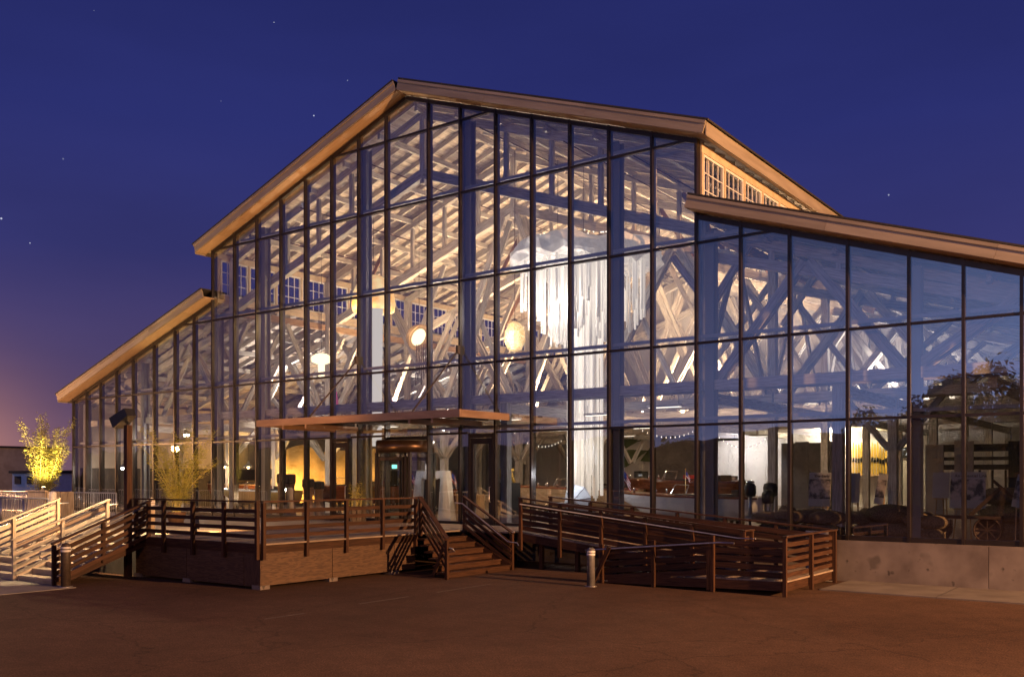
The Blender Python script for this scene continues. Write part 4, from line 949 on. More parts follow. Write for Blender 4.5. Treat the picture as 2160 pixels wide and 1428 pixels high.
# ---- boats
def boat(lab, loc, rz, L_, B_, D_, hm, dm, stand=.35, shield=True, group='classic boats on show', top=None, motor=False):
    Mx = Matrix.Translation(Vector(loc)) @ Matrix.Rotation(rz, 4, 'Z')
    t = thing('boat', lab, 'boat', loc, group, rz); n = 16; v, f = [], []; z0 = stand
    def stn(q):                                    # q 0 bow .. 1 stern
        wd = B_ / 2 * (1 - (1 - min(q / .55, 1)) ** 2.2) * (1 - .10 * max(0, q - .6)); keel = D_ * .55 * max(0, 1 - q / .28) ** 2; sheer = D_ * (1 + .16 * (1 - q) ** 2)
        return max(wd, .015), keel, sheer
    for i in range(n + 1):
        q = i / n; wd, kz, sz = stn(q); x = -L_ / 2 + L_ * q
        xb = x + .10 * L_ * (1 - q) ** 3 * 1.0
        v += [(x, -wd, z0 + sz), (x * .995, -wd * .93, z0 + (sz + kz) / 2), (xb, -wd * .62, z0 + kz + .10 * D_), (xb, 0, z0 + kz), (xb, wd * .62, z0 + kz + .10 * D_), (x * .995, wd * .93, z0 + (sz + kz) / 2), (x, wd, z0 + sz)]
    for i in range(n):
        for k in range(6): a = 7 * i + k; f.append((a, a + 1, a + 8, a + 7))
    f.append(tuple(7 * n + k for k in range(7)))
    local(t, 'hull', v, f, hm, None, True)
    dv, df = [], []
    for i in range(n + 1):
        q = i / n; wd, kz, sz = stn(q); x = -L_ / 2 + L_ * q; dv += [(x, -wd * 1.01, z0 + sz + .012), (x, 0, z0 + sz + .05), (x, wd * 1.01, z0 + sz + .012), (x, -wd * 1.015, z0 + sz - .05), (x, wd * 1.015, z0 + sz - .05)]
    for i in range(n):
        a = 5 * i; df += [(a, a + 1, a + 6, a + 5), (a + 1, a + 2, a + 7, a + 6), (a + 3, a, a + 5, a + 8), (a + 2, a + 4, a + 9, a + 7)]
    dk = local(t, 'deck', dv, df, dm, None, False)
    sz = z0 + D_ * 1.03
    for q0, q1 in ((.44, .62), (.68, .86)):
        boxes(t, 'cockpit', [(-L_ / 2 + L_ * q0, -L_ / 2 + L_ * q1, -B_ * .34, B_ * .34, sz - .12, sz + .075)], M['dark'], M=Matrix())
        boxes(t, 'seat', [(-L_ / 2 + L_ * (q1 - .04), -L_ / 2 + L_ * q1, -B_ * .33, B_ * .33, sz + .08, sz + .22)], M['brass'] if dm is M['oak'] else M['red'] if q0 < .5 else M['dark'], M=Matrix())
    if shield:
        x = -L_ / 2 + L_ * .42; wsh = [(x, -B_ * .36, sz + .07), (x + .12, -B_ * .33, sz + .36), (x - .08, 0, sz + .38), (x - .2, 0, sz + .07), (x + .12, B_ * .33, sz + .36), (x, B_ * .36, sz + .07)]
        ws = local(t, 'windshield', wsh, [(0, 3, 2, 1), (3, 5, 4, 2)], M['sideglass'])
        pts = [Mx @ Vector(q) for q in (wsh[0], wsh[1], wsh[2], wsh[4], wsh[5])]; tube(ws, 'frame', pts, .018, M['chrome'])
    for q, yy in ((.10, 0), (.30, .25), (.30, -.25)): 
        pp = Mx @ Vector((-L_ / 2 + L_ * q, yy * B_, z0 + stn(q)[2] + .05)); lathe(t, 'deck_fitting', [(.03, 0), (.05, .02), (.02, .07), (.045, .11), (.01, .13)], tuple(pp), M['chrome'], 8)
    for q in (.32, .78):
        x = -L_ / 2 + L_ * q; boxes(t, 'cradle', [(x - .05, x + .05, -B_ * .38, B_ * .38, 0.004, .1), (x - .05, x + .05, -B_ * .36, -B_ * .28, .1, stand + .14), (x - .05, x + .05, B_ * .28, B_ * .36, .1, stand + .14), (x - .04, x + .04, -.05, .05, .1, stand + .02)], M['dark'], M=Matrix())
    if motor:
        boxes(t, 'outboard_leg', [(L_ / 2 + .02, L_ / 2 + .2, -.07, .07, z0 - .2, sz)], M['galv'], M=Matrix())
        v2, f2 = lathe_vf([(.12, 0), (.21, .05), (.23, .3), (.19, .42), (.05, .46)], 14); local(t, 'outboard_cowl', v2, f2, M['black'], Matrix.Translation((L_ / 2 + .14, 0, sz)), True)
    return t
p = pt(1455, 1060, 2.9)
boat('white hulled motorboat with mahogany deck behind the right of the glass front', (10.15, 2.9, FL), rad(2), 5.2, 1.7, .78, M['hull'], M['mahog'], .28, motor=True)
p = pt(1190, 1050, 6.2); boat('varnished launch with pale planked side beyond the white umbrella', (p.x + .2, 6.4, FL), rad(12), 6.2, 1.9, .85, M['oak'], M['mahog'], .4)
p = pt(1075, 1050, 4.2); boat('dark mahogany runabout behind the black display boxes', (p.x, 8.8, FL), rad(-4), 5.6, 1.7, .75, M['mahog'], M['mahog'], .45)
p = pt(690, 1050, 3.6); boat('mahogany runabout beside the left swing door', (p.x + 1.2, 3.7, FL), rad(5), 5.2, 1.7, .75, M['mahog'], M['mahog'], .55)
p = pt(520, 1050, 3.4); boat('cream and ochre rowing boat behind the left aisle posts', (p.x, 4.0, FL), rad(14), 4.4, 1.6, .65, M['canvas'], M['hull'], .4)
p = pt(455, 1040, 8); boat('mahogany launch parked deep in the left aisle', (p.x, 9.0, FL), rad(6), 6.0, 1.9, .8, M['mahog'], M['oak'], .5)
p = pt(1420, 1030, 7.5); boat('mahogany speedboat behind the white hulled one', (p.x, 8.0, FL), rad(3), 5.4, 1.8, .8, M['mahog'], M['mahog'], .75)
p = pt(850, 1060, 9); boat('low brown boat seen through the revolving door', (p.x, 9.5, FL), rad(20), 5.0, 1.6, .7, M['mahog'], M['oak'], .4)
# ---- outboard motors on stands
for px, py_, Y, lab in ((1582, 1050, 2.0, 'tall old outboard motor with dark tank on a stand by the glass'), (1620, 1062, 2.6, 'smaller outboard motor with round flywheel on a stand')):
    p = pt(px, py_, Y); t = thing('outboard_motor', lab, 'motor', (p.x, Y, FL), 'outboard motors'); q = 1 if px < 1600 else .8
    cyl(t, 'leg', (p.x, Y, FL + .45), (p.x, Y, FL + 1.15 * q), .07, M['galv'], .06); lathe(t, 'tank', [(.03, 0), (.16, .02), (.19, .12), (.19, .32), (.13, .42), (.03, .44)], (p.x, Y, FL + 1.1 * q), M['black'], 16)
    lathe(t, 'flywheel', [(.05, 0), (.14, .0), (.14, .05), (.05, .07)], (p.x, Y, FL + 1.54 * q), M['chrome'], 16); box(t, 'gearcase', p.x - .16, p.x + .10, Y - .06, Y + .06, FL + .42, FL + .52, M['galv'])
    boxes(t, 'stand', [(p.x - .3, p.x + .3, Y - .25, Y - .2, FL + .004, FL + .07), (p.x - .3, p.x + .3, Y + .2, Y + .25, FL + .004, FL + .07), (p.x - .04, p.x + .04, Y - .2, Y + .2, FL + .01, FL + .06), (p.x - .03, p.x + .03, Y - .03, Y + .03, FL + .06, FL + .45)], M['dark'], (p.x, Y, FL))
# ---- carved timber bollards (mooring posts)
for px, pyt, Y, wd, lab in ((562, 988, .9, .42, 'tallest carved mooring post with square dark head'), (594, 999, 1.5, .40, 'carved mooring post half hidden behind the tallest one'), (612, 1000, 1.0, .44, 'carved mooring post with rounded head next to the bright lamp'), (650, 1010, 1.3, .48, 'short thick carved mooring post'), (672, 1015, 2.0, .46, 'shortest carved mooring post in the group')):
    p = pt(px, pyt, Y); zt = p.z; t = thing('mooring_post', lab, 'post', (p.x, Y, FL), 'carved mooring posts'); h = zt - FL
    lathe(t, 'body', [(wd * .62, 0), (wd * .5, h * .25), (wd * .40, h * .5), (wd * .44, h * .72), (wd * .5, h * .78)], (p.x, Y, FL), M['brace'], 10, None, True)
    lathe(t, 'head', [(wd * .52, 0), (wd * .57, .05), (wd * .57, h * .22 - .05), (wd * .50, h * .22), (.02, h * .22 + .02)], (p.x, Y, FL + h * .78), M['dark'], 4 if px < 580 else 8, Matrix.Rotation(rad(30), 4, 'Z'), False)
p = pt(600, 1033, 1.9); t = thing('floor_lamp', 'dazzling bare bulb lamp among the carved mooring posts', 'lamp', (p.x, p.y, FL))
cyl(t, 'stem', (p.x, p.y, FL), (p.x, p.y, p.z - .1), .02, M['black']); lathe(t, 'bulb', [(.01, -.1), (.08, -.04), (.09, .03), (.05, .09), (.01, .11)], tuple(p), M['bulb'], 12); lathe(t, 'base', [(.16, 0), (.16, .03), (.02, .04)], (p.x, p.y, FL), M['black'], 14)
lamp('lamp_light', t, 'POINT', (p.x - .2, .55, p.z - .3), 70, (1, .7, .4), None, .08)  # light pulled ahead of the bulb to brighten the post fronts
# ---- ochre canvas backdrop
for k, (px0, px1, pyt, lab) in enumerate(((548, 600, 955, 'left ochre canvas screen glowing behind the mooring posts'), (604, 690, 948, 'middle ochre canvas screen glowing behind the boats'), (692, 800, 958, 'right ochre canvas screen glowing left of the revolving door'))):
    Y = 9.0; a, b_ = pt(px0, pyt, Y), pt(px1, pyt, Y); t = thing('canvas_screen', lab, 'screen', ((a.x + b_.x) / 2, Y, FL), 'ochre canvas screens'); n = 12; v, f = [], []
    for i in range(n + 1):
        q = i / n; x = a.x + (b_.x - a.x) * q; yy = Y + .5 * math.sin(q * math.pi); z = a.z + .25 * math.sin(q * math.pi * (1 + k))
        v += [(x, yy, FL + .3), (x, yy, z), (x, yy + .03, FL + .3), (x, yy + .03, z)]
    for i in range(n): c = 4 * i; f += [(c, c + 4, c + 5, c + 1), (c + 2, c + 3, c + 7, c + 6), (c + 1, c + 5, c + 7, c + 3)]
    mesh(t, 'canvas', v, f, M['canvas'], (a.x, Y, FL), True)
    for x in (a.x, b_.x): cyl(t, 'pole', (x, Y + .04, FL), (x, Y + .04, a.z + .1), .03, M['dark'])
    c = pt((px0 + px1) / 2, 1030, Y - 1.6); lamp('canvas_glow', t, 'SPOT', (c.x, c.y, FL + .5), 1400, (1.0, .55, .16), ((a.x + b_.x) / 2, Y, FL + 1.6), .2, 130)
# ---- reception: white slanted portal, counter
p0 = pt(868, 1088, 2.0); p1 = pt(958, 1088, 2.0); zt = pt(900, 993, 2.0).z
kd = thing('white_portal', 'white slanted portal frame with dark opening right behind the revolving door', 'portal', ((p0.x + p1.x) / 2, 2.0, FL))
xa, xb = p0.x, p1.x
slab_poly(kd, 'left_leg', [(xa, FL), (xa + .5, FL), (xa + .62, zt - .3), (xa + .30, zt - .3)], 1.9, 2.2, M['white']); slab_poly(kd, 'lintel', [(xa + .302, zt - .296), (xb - .30, zt - .296), (xb - .36, zt), (xa + .36, zt)], 1.9, 2.2, M['white'])
slab_poly(kd, 'right_leg', [(xb - .75, FL), (xb - .05, FL), (xb - .302, zt - .3), (xb - .62, zt - .3)], 1.9, 2.2, M['white']); slab_poly(kd, 'dark_screen', [(xa + .56, FL + .5), (xb - .8, FL + .5), (xb - .68, zt - .34), (xa + .66, zt - .34)], 2.05, 2.1, M['black'])
lamp('portal_fill_light', kd, 'SPOT', ((xa + xb) / 2, .75, 4.2), 190, COOL, ((xa + xb) / 2, 2.0, 2.0), .2, 80)  # spot with no fitting, added to make the portal whiter
ct = thing('reception_counter', 'honey coloured wooden reception counter by the entrance', 'counter', (p1.x + .9, 2.4, FL))
for k in range(7): box(ct, 'plank', p1.x - .2 + .2 * k, p1.x - .006 + .2 * k, 2.35, 2.39, FL, FL + 1.0, M['oak'])
box(ct, 'top', p1.x - .3, p1.x + 1.35, 2.2, 2.85, FL + 1.002, FL + 1.05, M['oak']); lamp('counter_light', ct, 'POINT', (p1.x + .6, 1.4, FL + 1.5), 22, (1, .55, .18), None, .1)
# ---- black display boxes with a yellow trestle on top
a = pt(1045, 1018, 1.3); b_ = pt(1084, 1045, 1.3); bxs = thing('display_box', 'black display box with brass figures under the yellow trestle', 'display', (a.x + .4, 1.3, FL))
box(bxs, 'case', a.x, b_.x, 1.1, 1.7, FL, a.z, M['black']); box(bxs, 'face_panel', a.x + .03, a.x + .38, 1.085, 1.098, a.z - .4, a.z - .03, M['dark'])
text(bxs, 'figures', '76', Matrix.Translation((b_.x - .28, 1.09, a.z - .24)) @ FACING, .26, M['signwhite']); text(bxs, 'emblem', '(76)', Matrix.Translation((a.x + .2, 1.08, a.z - .28)) @ FACING, .15, M['brass'])
tr = thing('yellow_trestle', 'small yellow wooden trestle standing on the black display box', 'trestle', (a.x + .4, 1.4, a.z))
ztr = pt(1060, 988, 1.4).z
box(tr, 'top_bar', a.x + .02, a.x + .72, 1.33, 1.47, ztr - .1, ztr, M['paddle'])
for x, d in ((a.x + .12, .14), (a.x + .4, -.12), (a.x + .6, .2)): beam(tr, 'leg', (x + d, 1.4, a.z), (x, 1.4, ztr - .1), .09, .07, M['paddle'])
lamp('trestle_light', tr, 'POINT', (a.x + .75, 1.2, ztr + .05), 6, WARM, None, .05)
# ---- white umbrella
p = pt(1214, 1056, 1.5); t = thing('umbrella', 'open white umbrella lying behind the ramp railing', 'umbrella', tuple(p)); r_ = .56; v = [(0, -.18, 0)]; f = []
for i in range(8): an = 2 * math.pi * i / 8 + .2; v.append((r_ * math.cos(an), .12, r_ * math.sin(an)))
for i in range(8): f.append((0, 1 + i, 1 + (i + 1) % 8))
v += [(x, y + .02, z) for x, y, z in v[:9]]
for i in range(8): f.append((9, 10 + (i + 1) % 8, 10 + i))
local(t, 'canopy', v, f, M['hull'])
for i in range(8): q = Vector(v[1 + i]); beam(t, 'rib', p + Vector((0, -.185, 0)), p + q + Vector((0, -.006, 0)), .012, .012, M['dark'])
cyl(t, 'shaft', p + Vector((0, -.15, 0)), p + Vector((0, .7, -.3)), .012, M['dark'], seg=6)
lamp('umbrella_fill_light', t, 'POINT', (p.x, p.y - .6, p.z + .9), 60, COOL, None, .1)  # added fill light without a fitting, brightens the umbrella
# ---- flags
def flag(base, h, lab, sz=.45):
    t = thing('flag', lab, 'flag', tuple(base), 'flags'); x, y, z = base; cyl(t, 'staff', base, (x, y, z + h), .012, M['brass'], seg=6); lathe(t, 'finial', [(.005, 0), (.03, .03), (.005, .07)], (x, y, z + h), M['brass'], 8)
    for k in range(7):
        v = []
        for i in range(7):
            q = i / 6; xx = x + sz * q * .55; yy = y + .05 * math.sin(q * 5); zz = z + h - .02 - sz * .75 * q * .9
            v += [(xx, yy, zz - sz * .085 * k), (xx, yy, zz - sz * .085 * (k + 1) + .001)]
        v += [(a, bb + .006, c) for a, bb, c in v]; ff = [(2 * i, 2 * i + 1, 2 * i + 3, 2 * i + 2) for i in range(6)] + [(14 + 2 * i, 16 + 2 * i, 17 + 2 * i, 15 + 2 * i) for i in range(6)]
        mesh(t, 'stripe', v, ff, M['red'] if k % 2 == 0 else M['white'], (x, y, z + h))
    v = [(x - .002 + sz * q * .55 * .4, y - .004 + .05 * math.sin(q * 2), z + h - .02 - sz * .27 * q - sz * .34 * e) for q in (0, 1) for e in (0, 1)]
    mesh(t, 'canton', v, [(0, 1, 3, 2)], M['blue'], (x, y, z + h))
flag(Vector((pt(1313, 990, 2.0).x, 2.0, FL + .004)), 2.0, 'striped flag on a staff at the bow of the white hulled boat', .62)
flag(Vector((pt(866, 1000, 3.6).x, 3.6, FL + .004)), 1.95, 'striped flag left of the white portal', .6)
flag(Vector((pt(952, 1000, 2.9).x, 2.9, FL + .004)), 1.95, 'striped flag right of the white portal', .6)
flag(Vector((pt(1446, 1000, 4.0).x, 4.0, FL + .004)), 1.95, 'small striped flag beyond the deck of the white hulled boat', .35)
# ---- story panels on easels
def story(px0, px1, pyt, pyb, Y, title, lab, tilt=0, photo=True):
    a, b_ = pt(px0, pyt, Y), pt(px1, pyb, Y); w_ = b_.x - a.x; h = a.z - b_.z; cx_ = (a.x + b_.x) / 2; t = thing('story_panel', lab, 'display panel', (cx_, Y, FL), 'story panels on easels')
    Mz = Matrix.Translation((cx_, Y, (a.z + b_.z) / 2)) @ Matrix.Rotation(rad(tilt), 4, 'Y') @ Matrix.Rotation(rad(-7), 4, 'X')
    def bl(name, x0, x1, y0, y1, z0, z1, m):
        v = [(x, y, z) for x in (x0, x1) for y in (y0, y1) for z in (z0, z1)]; return put(name, nm_mesh(name, v, [tuple(reversed(q)) for q in BF], m), t, Mz)
    pn = bl('panel', -w_ / 2, w_ / 2, 0, .02, -h / 2, h / 2, M['paper'])
    if photo: bl('photograph', -w_ / 2 + .005, w_ / 2 - .005, -.006, -.001, -h * .28, h * .30, M['print'])
    if title: text(t, 'title', title, Mz @ Matrix.Translation((w_ * .08, -.004, h * .39)) @ FACING, h * .12, M['dark'])
    for s in (-1, 1): beam(t, 'easel_leg', (cx_ + s * w_ * .42, Y + .02, FL), (cx_ + s * w_ * .2, Y + .06, a.z - .1), .03, .03, M['oak'])
    beam(t, 'easel_leg', (cx_, Y + .5, FL), (cx_, Y + .08, a.z - .15), .03, .03, M['oak']); beam(t, 'easel_ledge', (cx_ - w_ * .4, Y + .0, b_.z - .03), (cx_ + w_ * .4, Y, b_.z - .03), .06, .03, M['oak'])
story(1706, 1752, 996, 1068, 1.5, 'The Early', 'panel with a mountain photograph and title beside the sacks')
story(1793, 1813, 997, 1060, 2.2, '', 'narrow brown panel at the edge of the mullion left of the skis', 0, False)
story(1848, 1868, 998, 1064, 1.6, '', 'narrow tilted panel standing on a thin easel below the skis', 8)
story(1967, 2003, 996, 1050, 2.3, '', 'plain grey panel left of the big sepia photograph', 0, False)
story(2004, 2079, 995, 1072, 1.8, 'An Essential Link', 'large sepia photograph panel above the old cart')
story(2140, 2158, 1000, 1070, 1.6, '', 'panel on an easel at the right edge of the glass', 10)
# ---- grain sacks
def sack(px, z, Y, s, rz, lab, k):
    p = pt(px, 1100, Y); r = random.Random(k); t = thing('sack', lab, 'sack', (p.x, Y, z), 'grain sacks'); v, f = lathe_vf([(.03, -.5), (.14, -.47), (.30, -.3), (.34, 0), (.30, .3), (.14, .46), (.18, .52), (.05, .5)], 14)
    vv = []
    for q in v:
        n_ = 1 + .10 * math.sin(q.x * 9 + k) * math.cos(q.z * 7 + k * 2); vv.append(((q.z) * s, q.x * .85 * n_ * s, (q.y * .58 * n_ + .19) * s))
    put('body', nm_mesh('body', vv, f, M['burlap'], True), t, Matrix.Translation((p.x, Y, z)) @ Matrix.Rotation(rad(rz), 4, 'Z'))
    tie = Matrix.Translation((p.x, Y, z)) @ Matrix.Rotation(rad(rz), 4, 'Z'); put('tie', nm_mesh('tie', [(.45 * s, .15 * s * math.cos(a), .19 * s + .1 * s * math.sin(a)) for a in [i * .785 for i in range(8)]] + [(.48 * s, .15 * s * math.cos(a), .19 * s + .1 * s * math.sin(a)) for a in [i * .785 for i in range(8)]], [(i, (i + 1) % 8, 8 + (i + 1) % 8, 8 + i) for i in range(8)], M['dark']), t, tie)
sk = [(1620, 1104, .9, .9, 4, 'burlap sack farthest left along the glass'), (1668, 1104, .8, 1.0, -8, 'burlap sack lying below the wicker basket'), (1712, 1104, 1.0, 1.05, 6, 'burlap sack below the mountain photograph'), (1748, 1108, .8, 1.0, 20, 'burlap sack slumped against the mullion under the mountain photograph'),
      (1825, 1118, 1.3, 1.0, -4, 'burlap sack lying under the narrow brown panel'), (1880, 1108, .9, 1.25, 8, 'large burlap sack in the middle of the row'), (1850, 1092, 1.7, 1.1, -10, 'burlap sack on the second row under the skis'), (1905, 1092, 1.6, 1.1, 12, 'burlap sack on the second row right of the tilted panel'), (1940, 1112, 1.0, 1.0, 60, 'burlap sack turned sideways beside the old cart'), (1965, 1122, .8, .9, 15, 'small burlap sack at the wheel of the old cart'),
      (2120, 1040, 2.6, 1.3, 5, 'sack on top of the stack at the far right'), (2118, 1072, 2.5, 1.3, -6, 'sack in the middle of the stack at the far right'), (2122, 1104, 2.4, 1.35, 4, 'sack at the bottom of the stack at the far right')]
for k, a in enumerate(sk):
    if k < 10:
        sack(a[0], FL + .36 * a[3], a[2], a[3] * 1.08, a[4], a[5], k); sack(a[0] + 9 * (-1) ** k, FL, a[2] + .05, a[3] * 1.05, -a[4] + 9, 'bottom sack under the ' + a[5].replace('burlap sack ', 'sack '), k + 30)
    else: sack(a[0], FL + .47 * (12 - k), a[2], a[3], a[4], a[5], k)
p = pt(1660, 1085, 1.5); t = thing('wicker_basket', 'round wicker basket standing on edge behind the sacks', 'basket', tuple(p)); lathe(t, 'rim', [(.26, -.03), (.31, 0), (.26, .03), (.23, 0), (.26, -.03)], tuple(p), M['burlap'], 22, Matrix.Rotation(rad(80), 4, 'X')); lathe(t, 'bowl', [(.26, 0), (.22, -.14), (.1, -.2), (.01, -.21)], tuple(p), M['burlap'], 22, Matrix.Rotation(rad(-100), 4, 'X'))
# ---- old hand cart
p = pt(2030, 1090, 1.1); t = thing('hand_cart', 'old black hand cart with spoked wheels and raised handle under the sepia photograph', 'cart', (p.x, 1.1, FL))
for s in (-1, 1):
    for e in (0, 1):
        wc = Vector((p.x + s * .62, .95 + .4 * e, FL + .34)); wl = lathe(t, 'wheel', [(.30, -.025), (.34, -.025), (.34, .025), (.30, .025), (.30, -.025)], tuple(wc), M['rust'], 20, Matrix.Rotation(rad(90), 4, 'X'))
        for k in range(4): a = k * math.pi / 4; d = Vector((math.cos(a), 0, math.sin(a))) * .31; beam(wl, 'spoke', wc - d, wc + d, .02, .02, M['rust'])
boxes(t, 'bed', [(p.x - .95, p.x + .95, .9, 1.4, FL + .62, FL + .70), (p.x - .95, p.x - .87, .95, 1.35, FL + .3, FL + .62), (p.x + .87, p.x + .95, .95, 1.35, FL + .3, FL + .62)], M['rust'], (p.x, 1.1, FL))
beam(t, 'handle', (p.x + .2, 1.0, FL + .7), (p.x + .95, 1.0, FL + 1.45), .06, .10, M['rust']); beam(t, 'handle_bar', (p.x + .75, 1.0, FL + 1.62), (p.x + 1.2, 1.0, FL + 1.2), .05, .07, M['rust']); beam(t, 'lever', (p.x - .8, 1.0, FL + .65), (p.x - .5, 1.0, FL + .1), .05, .06, M['rust'])
# ---- dark timber booth on the right
bt = thing('timber_booth', 'dark stepped timber booth behind the sepia photograph', 'booth', (17.5, 9.5, FL)); Y = 9.5
def bb(name, x0, y0, x1, y1, yy, th, m): a, b_ = pt(x0, y0, yy), pt(x1, y1, yy); box(bt, name, a.x, b_.x, yy, yy + th, max(b_.z, FL), a.z, m)
bb('left_panel', 1952, 938, 1990, 1095, Y, .12, M['tanwall']); bb('crossbar', 1991, 938, 2126, 951, Y, .1, M['dark']); bb('crossbar', 1991, 964, 2126, 970, Y, .1, M['dark']); bb('crossbar', 1991, 980, 2126, 990, Y, .1, M['dark'])
bb('upright', 2013, 930, 2030, 1095, Y - .12, .1, M['tanwall']); bb('upright', 2040, 930, 2053, 1095, Y - .12, .1, M['tanwall']); bb('right_panel', 2127, 930, 2160, 1095, Y, .12, M['dark'])
for x in (2064, 2091, 2119): bb('leg', x, 991, x + 4, 1095, Y, .1, M['dark'])
# ---- partition with lamp behind, near the end wall
a, b_ = pt(1648, 935, 25.0), pt(1765, 1000, 25.0); t = thing('grey_partition', 'grey exhibition partition silhouetted against a lamp by the end wall', 'partition', (a.x, 25, FL))
for k in range(4): box(t, 'panel', a.x + (b_.x - a.x) * k / 4, a.x + (b_.x - a.x) * (k + 1) / 4 - .01, 25, 25.1, FL, a.z + .06 * (k % 2), M['screen'])
lamp('partition_lamp', t, 'POINT', ((a.x + b_.x) / 2, 28.6, a.z + .5), 700, (1.0, .80, .58), None, .2)
# ---- water skis on a lit shelf
a, b_ = pt(1792, 935, 29.7), pt(1872, 999, 29.7); sh = thing('ski_shelf', 'narrow lit wall shelf carrying the row of yellow water skis', 'shelf', ((a.x + b_.x) / 2, 29.6, b_.z))
box(sh, 'board', a.x - .05, b_.x + .05, 29.4, 29.95, b_.z - .12, b_.z - .04, M['oak'])
for x in (a.x + .2, b_.x - .2): beam(sh, 'bracket', (x, 29.95, b_.z - .45), (x, 29.5, b_.z - .12), .05, .06, M['dark'])
ords = ['first', 'second', 'third', 'fourth', 'fifth', 'sixth', 'seventh', 'eighth', 'ninth', 'tenth', 'eleventh', 'twelfth', 'thirteenth', 'fourteenth']
for k in range(14):
    x = a.x + .1 + (b_.x - a.x - .15) * k / 13; h = (a.z - b_.z) * RN.choice((.86, .9, .96, 1.0, 1.06)); t = thing('water_ski', '%s yellow water ski from the left on the lit shelf' % ords[k], 'ski', (x, 29.6, b_.z - .035), 'water skis on the shelf')
    pr = [(-.05, 0), (.05, 0), (.055, h * .8), (.03, h * .96), (0, h), (-.03, h * .96), (-.055, h * .8)]; o = slab_poly(t, 'blade', [(x + q, b_.z - .035 + z) for q, z in pr], 29.58, 29.61, M['paddle'], (x, 29.6, b_.z))
    lathe(t, 'binding', [(.01, 0), (.055, .03), (.05, .2), (.03, .26), (.01, .27)], (x, 29.55, b_.z + h * .36), M['black'], 8)
lamp('ski_light', sh, 'SPOT', ((a.x + b_.x) / 2, 27.6, a.z + 1.5), 800, (1.0, .74, .38), ((a.x + b_.x) / 2, 29.8, a.z - .8), .2, 100)
# ---- end wall: TACOMA sign, mural, door, screen
a, b_ = pt(1898, 944, 29.8), pt(1985, 964, 29.8); t = thing('wall_sign', 'black sign with white letters on the end wall right of the skis', 'sign', (a.x, 29.9, b_.z)); box(t, 'board', a.x, b_.x, 29.86, 29.95, b_.z, a.z, M['black'])
text(t, 'letters', 'TACOMA', Matrix.Translation(((a.x + b_.x) / 2, 29.85, (a.z + b_.z) / 2)) @ FACING, .52, M['signwhite'])
mu = thing('mural', 'mural of green wavy leaf shapes on the white end wall', 'mural', (pt(1370, 960, 29.9).x, 29.95, FL))
def blob(pxs, yy, m, nm): slab_poly(mu, nm, [(pt(x, y, yy).x, pt(x, y, yy).z) for x, y in reversed(pxs)], yy, yy + .03, m)
blob([(1296, 915), (1345, 905), (1420, 908), (1452, 900), (1470, 905), (1470, 925), (1440, 921), (1380, 925), (1345, 931), (1296, 960)], 29.94, M['green'], 'upper_leaf'); blob([(1296, 952), (1330, 948), (1368, 950), (1352, 960), (1340, 972), (1320, 985), (1296, 990)], 29.90, M['green'], 'lower_leaf'); blob([(1368, 948), (1378, 930), (1400, 935), (1395, 965), (1375, 974), (1350, 972)], 29.92, M['green'], 'middle_leaf')
blob([(1342, 929), (1360, 922), (1400, 918), (1425, 912), (1433, 922), (1380, 923)], 29.86, M['white'], 'white_wave')
a, b_ = pt(1338, 1000, 29.8), pt(1363, 1045, 29.8); t = thing('grey_door', 'plain dark grey door below the mural on the end wall', 'door', (a.x, 29.9, FL)); box(t, 'leaf', a.x, b_.x, 29.84, 29.94, FL + .01, 3.15, M['greydoor']); box(t, 'frame', a.x - .06, b_.x + .06, 29.9, 29.96, FL + .01, 3.22, M['dark']); text(t, 'door_sign', 'EXIT', Matrix.Translation(((a.x + b_.x) / 2, 29.83, 2.95)) @ FACING, .14, M['signwhite'])
a, b_ = pt(1380, 923, 24.0), pt(1464, 1020, 24.0); t = thing('hanging_screen', 'large dark hanging canvas beyond the white hulled boat', 'screen', (a.x, 24.0, FL)); box(t, 'canvas', a.x, b_.x, 24.0, 24.03, b_.z, a.z, M['screen']); cyl(t, 'roller', (a.x, 24.02, a.z + .05), (b_.x, 24.02, a.z + .05), .05, M['black']); 
for x in (a.x + .2, b_.x - .2): cyl(t, 'cord', (x, 24.02, a.z + .1), (x, 24.02, BC - .2), .01, M['black'], seg=5)
for px in (1163, 1296 + 0, 1490, 1530, 1550): pass
for k, (px, lab) in enumerate(((1480, 'blue toned framed picture left of two others on the end wall'), (1518, 'middle framed picture low on the end wall'), (1545, 'right framed picture low on the end wall beside the outboards'))):
    a, b_ = pt(px - 13, 1004, 20.0), pt(px + 11, 1034, 20.0); t = thing('framed_picture', lab, 'picture', (a.x, 20, FL), 'framed pictures'); box(t, 'frame', a.x, b_.x, 20.0, 20.05, b_.z, a.z, M['greydoor']); box(t, 'print', a.x + .05, b_.x - .05, 19.985, 19.998, b_.z + .05, a.z - .05, M['print'] if k else M['blue']); box(t, 'stand', (a.x + b_.x) / 2 - .04, (a.x + b_.x) / 2 + .04, 20.06, 20.12, FL, a.z - .1, M['dark'])
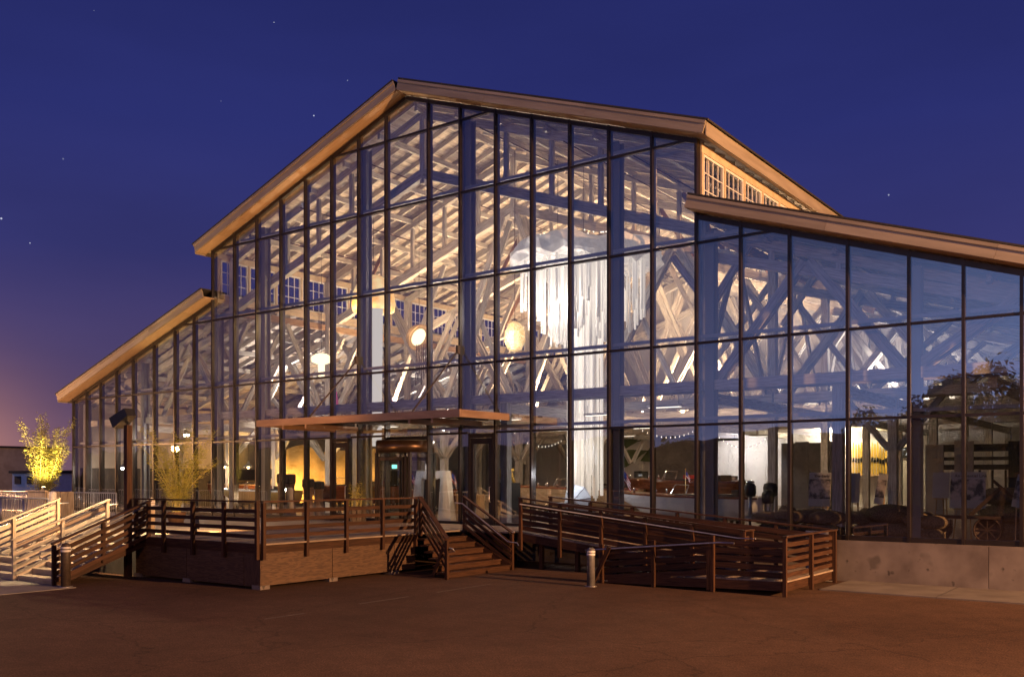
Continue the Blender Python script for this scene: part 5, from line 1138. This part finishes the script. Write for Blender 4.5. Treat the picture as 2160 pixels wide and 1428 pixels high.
# ---- society banner
a, b_ = pt(588, 896, 2.2), pt(746, 922, 2.2); t = thing('society_banner', 'grey banner lettered for the boat society above the left swing door', 'banner', ((a.x + b_.x) / 2, 2.2, b_.z)); box(t, 'cloth', a.x, b_.x, 2.2, 2.22, b_.z - .05, a.z, noisy('grey_banner', (.22, .21, .22), (.27, .26, .27), 2, .8))
text(t, 'lettering', 'VINTAGE AND CLASSIC BOAT SOCIETY', Matrix.Translation(((a.x + b_.x) / 2, 2.19, (a.z + b_.z) / 2 + .05)) @ FACING, (b_.x - a.x) * .058, M['dark'])
for x in (a.x + .1, b_.x - .1): cyl(t, 'cord', (x, 2.21, a.z), (x, 2.21, BC - .1), .008, M['black'], seg=5)
# ---- exit sign, string lights
p = pt(832, 984, 12); t = thing('exit_sign', 'small green lit exit sign seen through the revolving door', 'sign', tuple(p)); box(t, 'box', p.x - .2, p.x + .2, 12.0, 12.08, p.z - .12, p.z + .12, M['white']); box(t, 'face', p.x - .18, p.x + .18, 11.99, 11.998, p.z - .1, p.z + .1, M['exit']); cyl(t, 'stem', (p.x, 12.04, p.z + .12), (p.x, 12.04, BC - .1), .012, M['black'], seg=5)
for k, (q0, q1, Y0, Y1, sag, n, lab) in enumerate((((880, 885), (1110, 905), 3.0, 8.0, .5, 18, 'string of tiny bulbs drooping right of the revolving door'), ((1105, 930), (1190, 925), 6.0, 12.0, .3, 12, 'short string of tiny bulbs left of the tube chandelier'), ((1335, 895), (1470, 905), 5.0, 9.0, .4, 14, 'string of tiny bulbs below the tie beams above the white hulled boat'), ((1500, 905), (1640, 900), 14, 16, .9, 16, 'string of tiny bulbs swagged across the white end wall'))):
    A, B = pt(*q0, Y0), pt(*q1, Y1); t = thing('string_lights', lab, 'string lights', tuple(A), 'string lights'); pts = []
    for i in range(n + 1): q = i / n; pp = A.lerp(B, q); pp.z -= sag * 4 * q * (1 - q); pts.append(pp)
    tube(t, 'wire', pts, .006, M['black'], 4)
    for pp in pts[1:-1]: lathe(t, 'bulb', [(.005, -.05), (.016, -.02), (.012, .01), (.005, .03)], tuple(pp), M['fairy'], 6)
# ---- sandwich board by the ramp
t = thing('sandwich_board', 'white lettered notice board behind the slats at the end of the ramp', 'sign', (15.8, -.62, 0)); x0, x1 = 15.28, 16.05
box(t, 'board', x0, x1, -.66, -.63, .02, 1.36, M['paper'])
for s, z, c, m in (('FOSS WATERWAY', 1.26, .075, M['brass']), ('SEAPORT', 1.15, .15, M['black']), ('MUSEUM', .80, .16, M['black']), ('TODAY', .60, .17, M['black'])): text(t, 'lettering', s, Matrix.Translation(((x0 + x1) / 2, -.664, z)) @ FACING, c, m, .001)
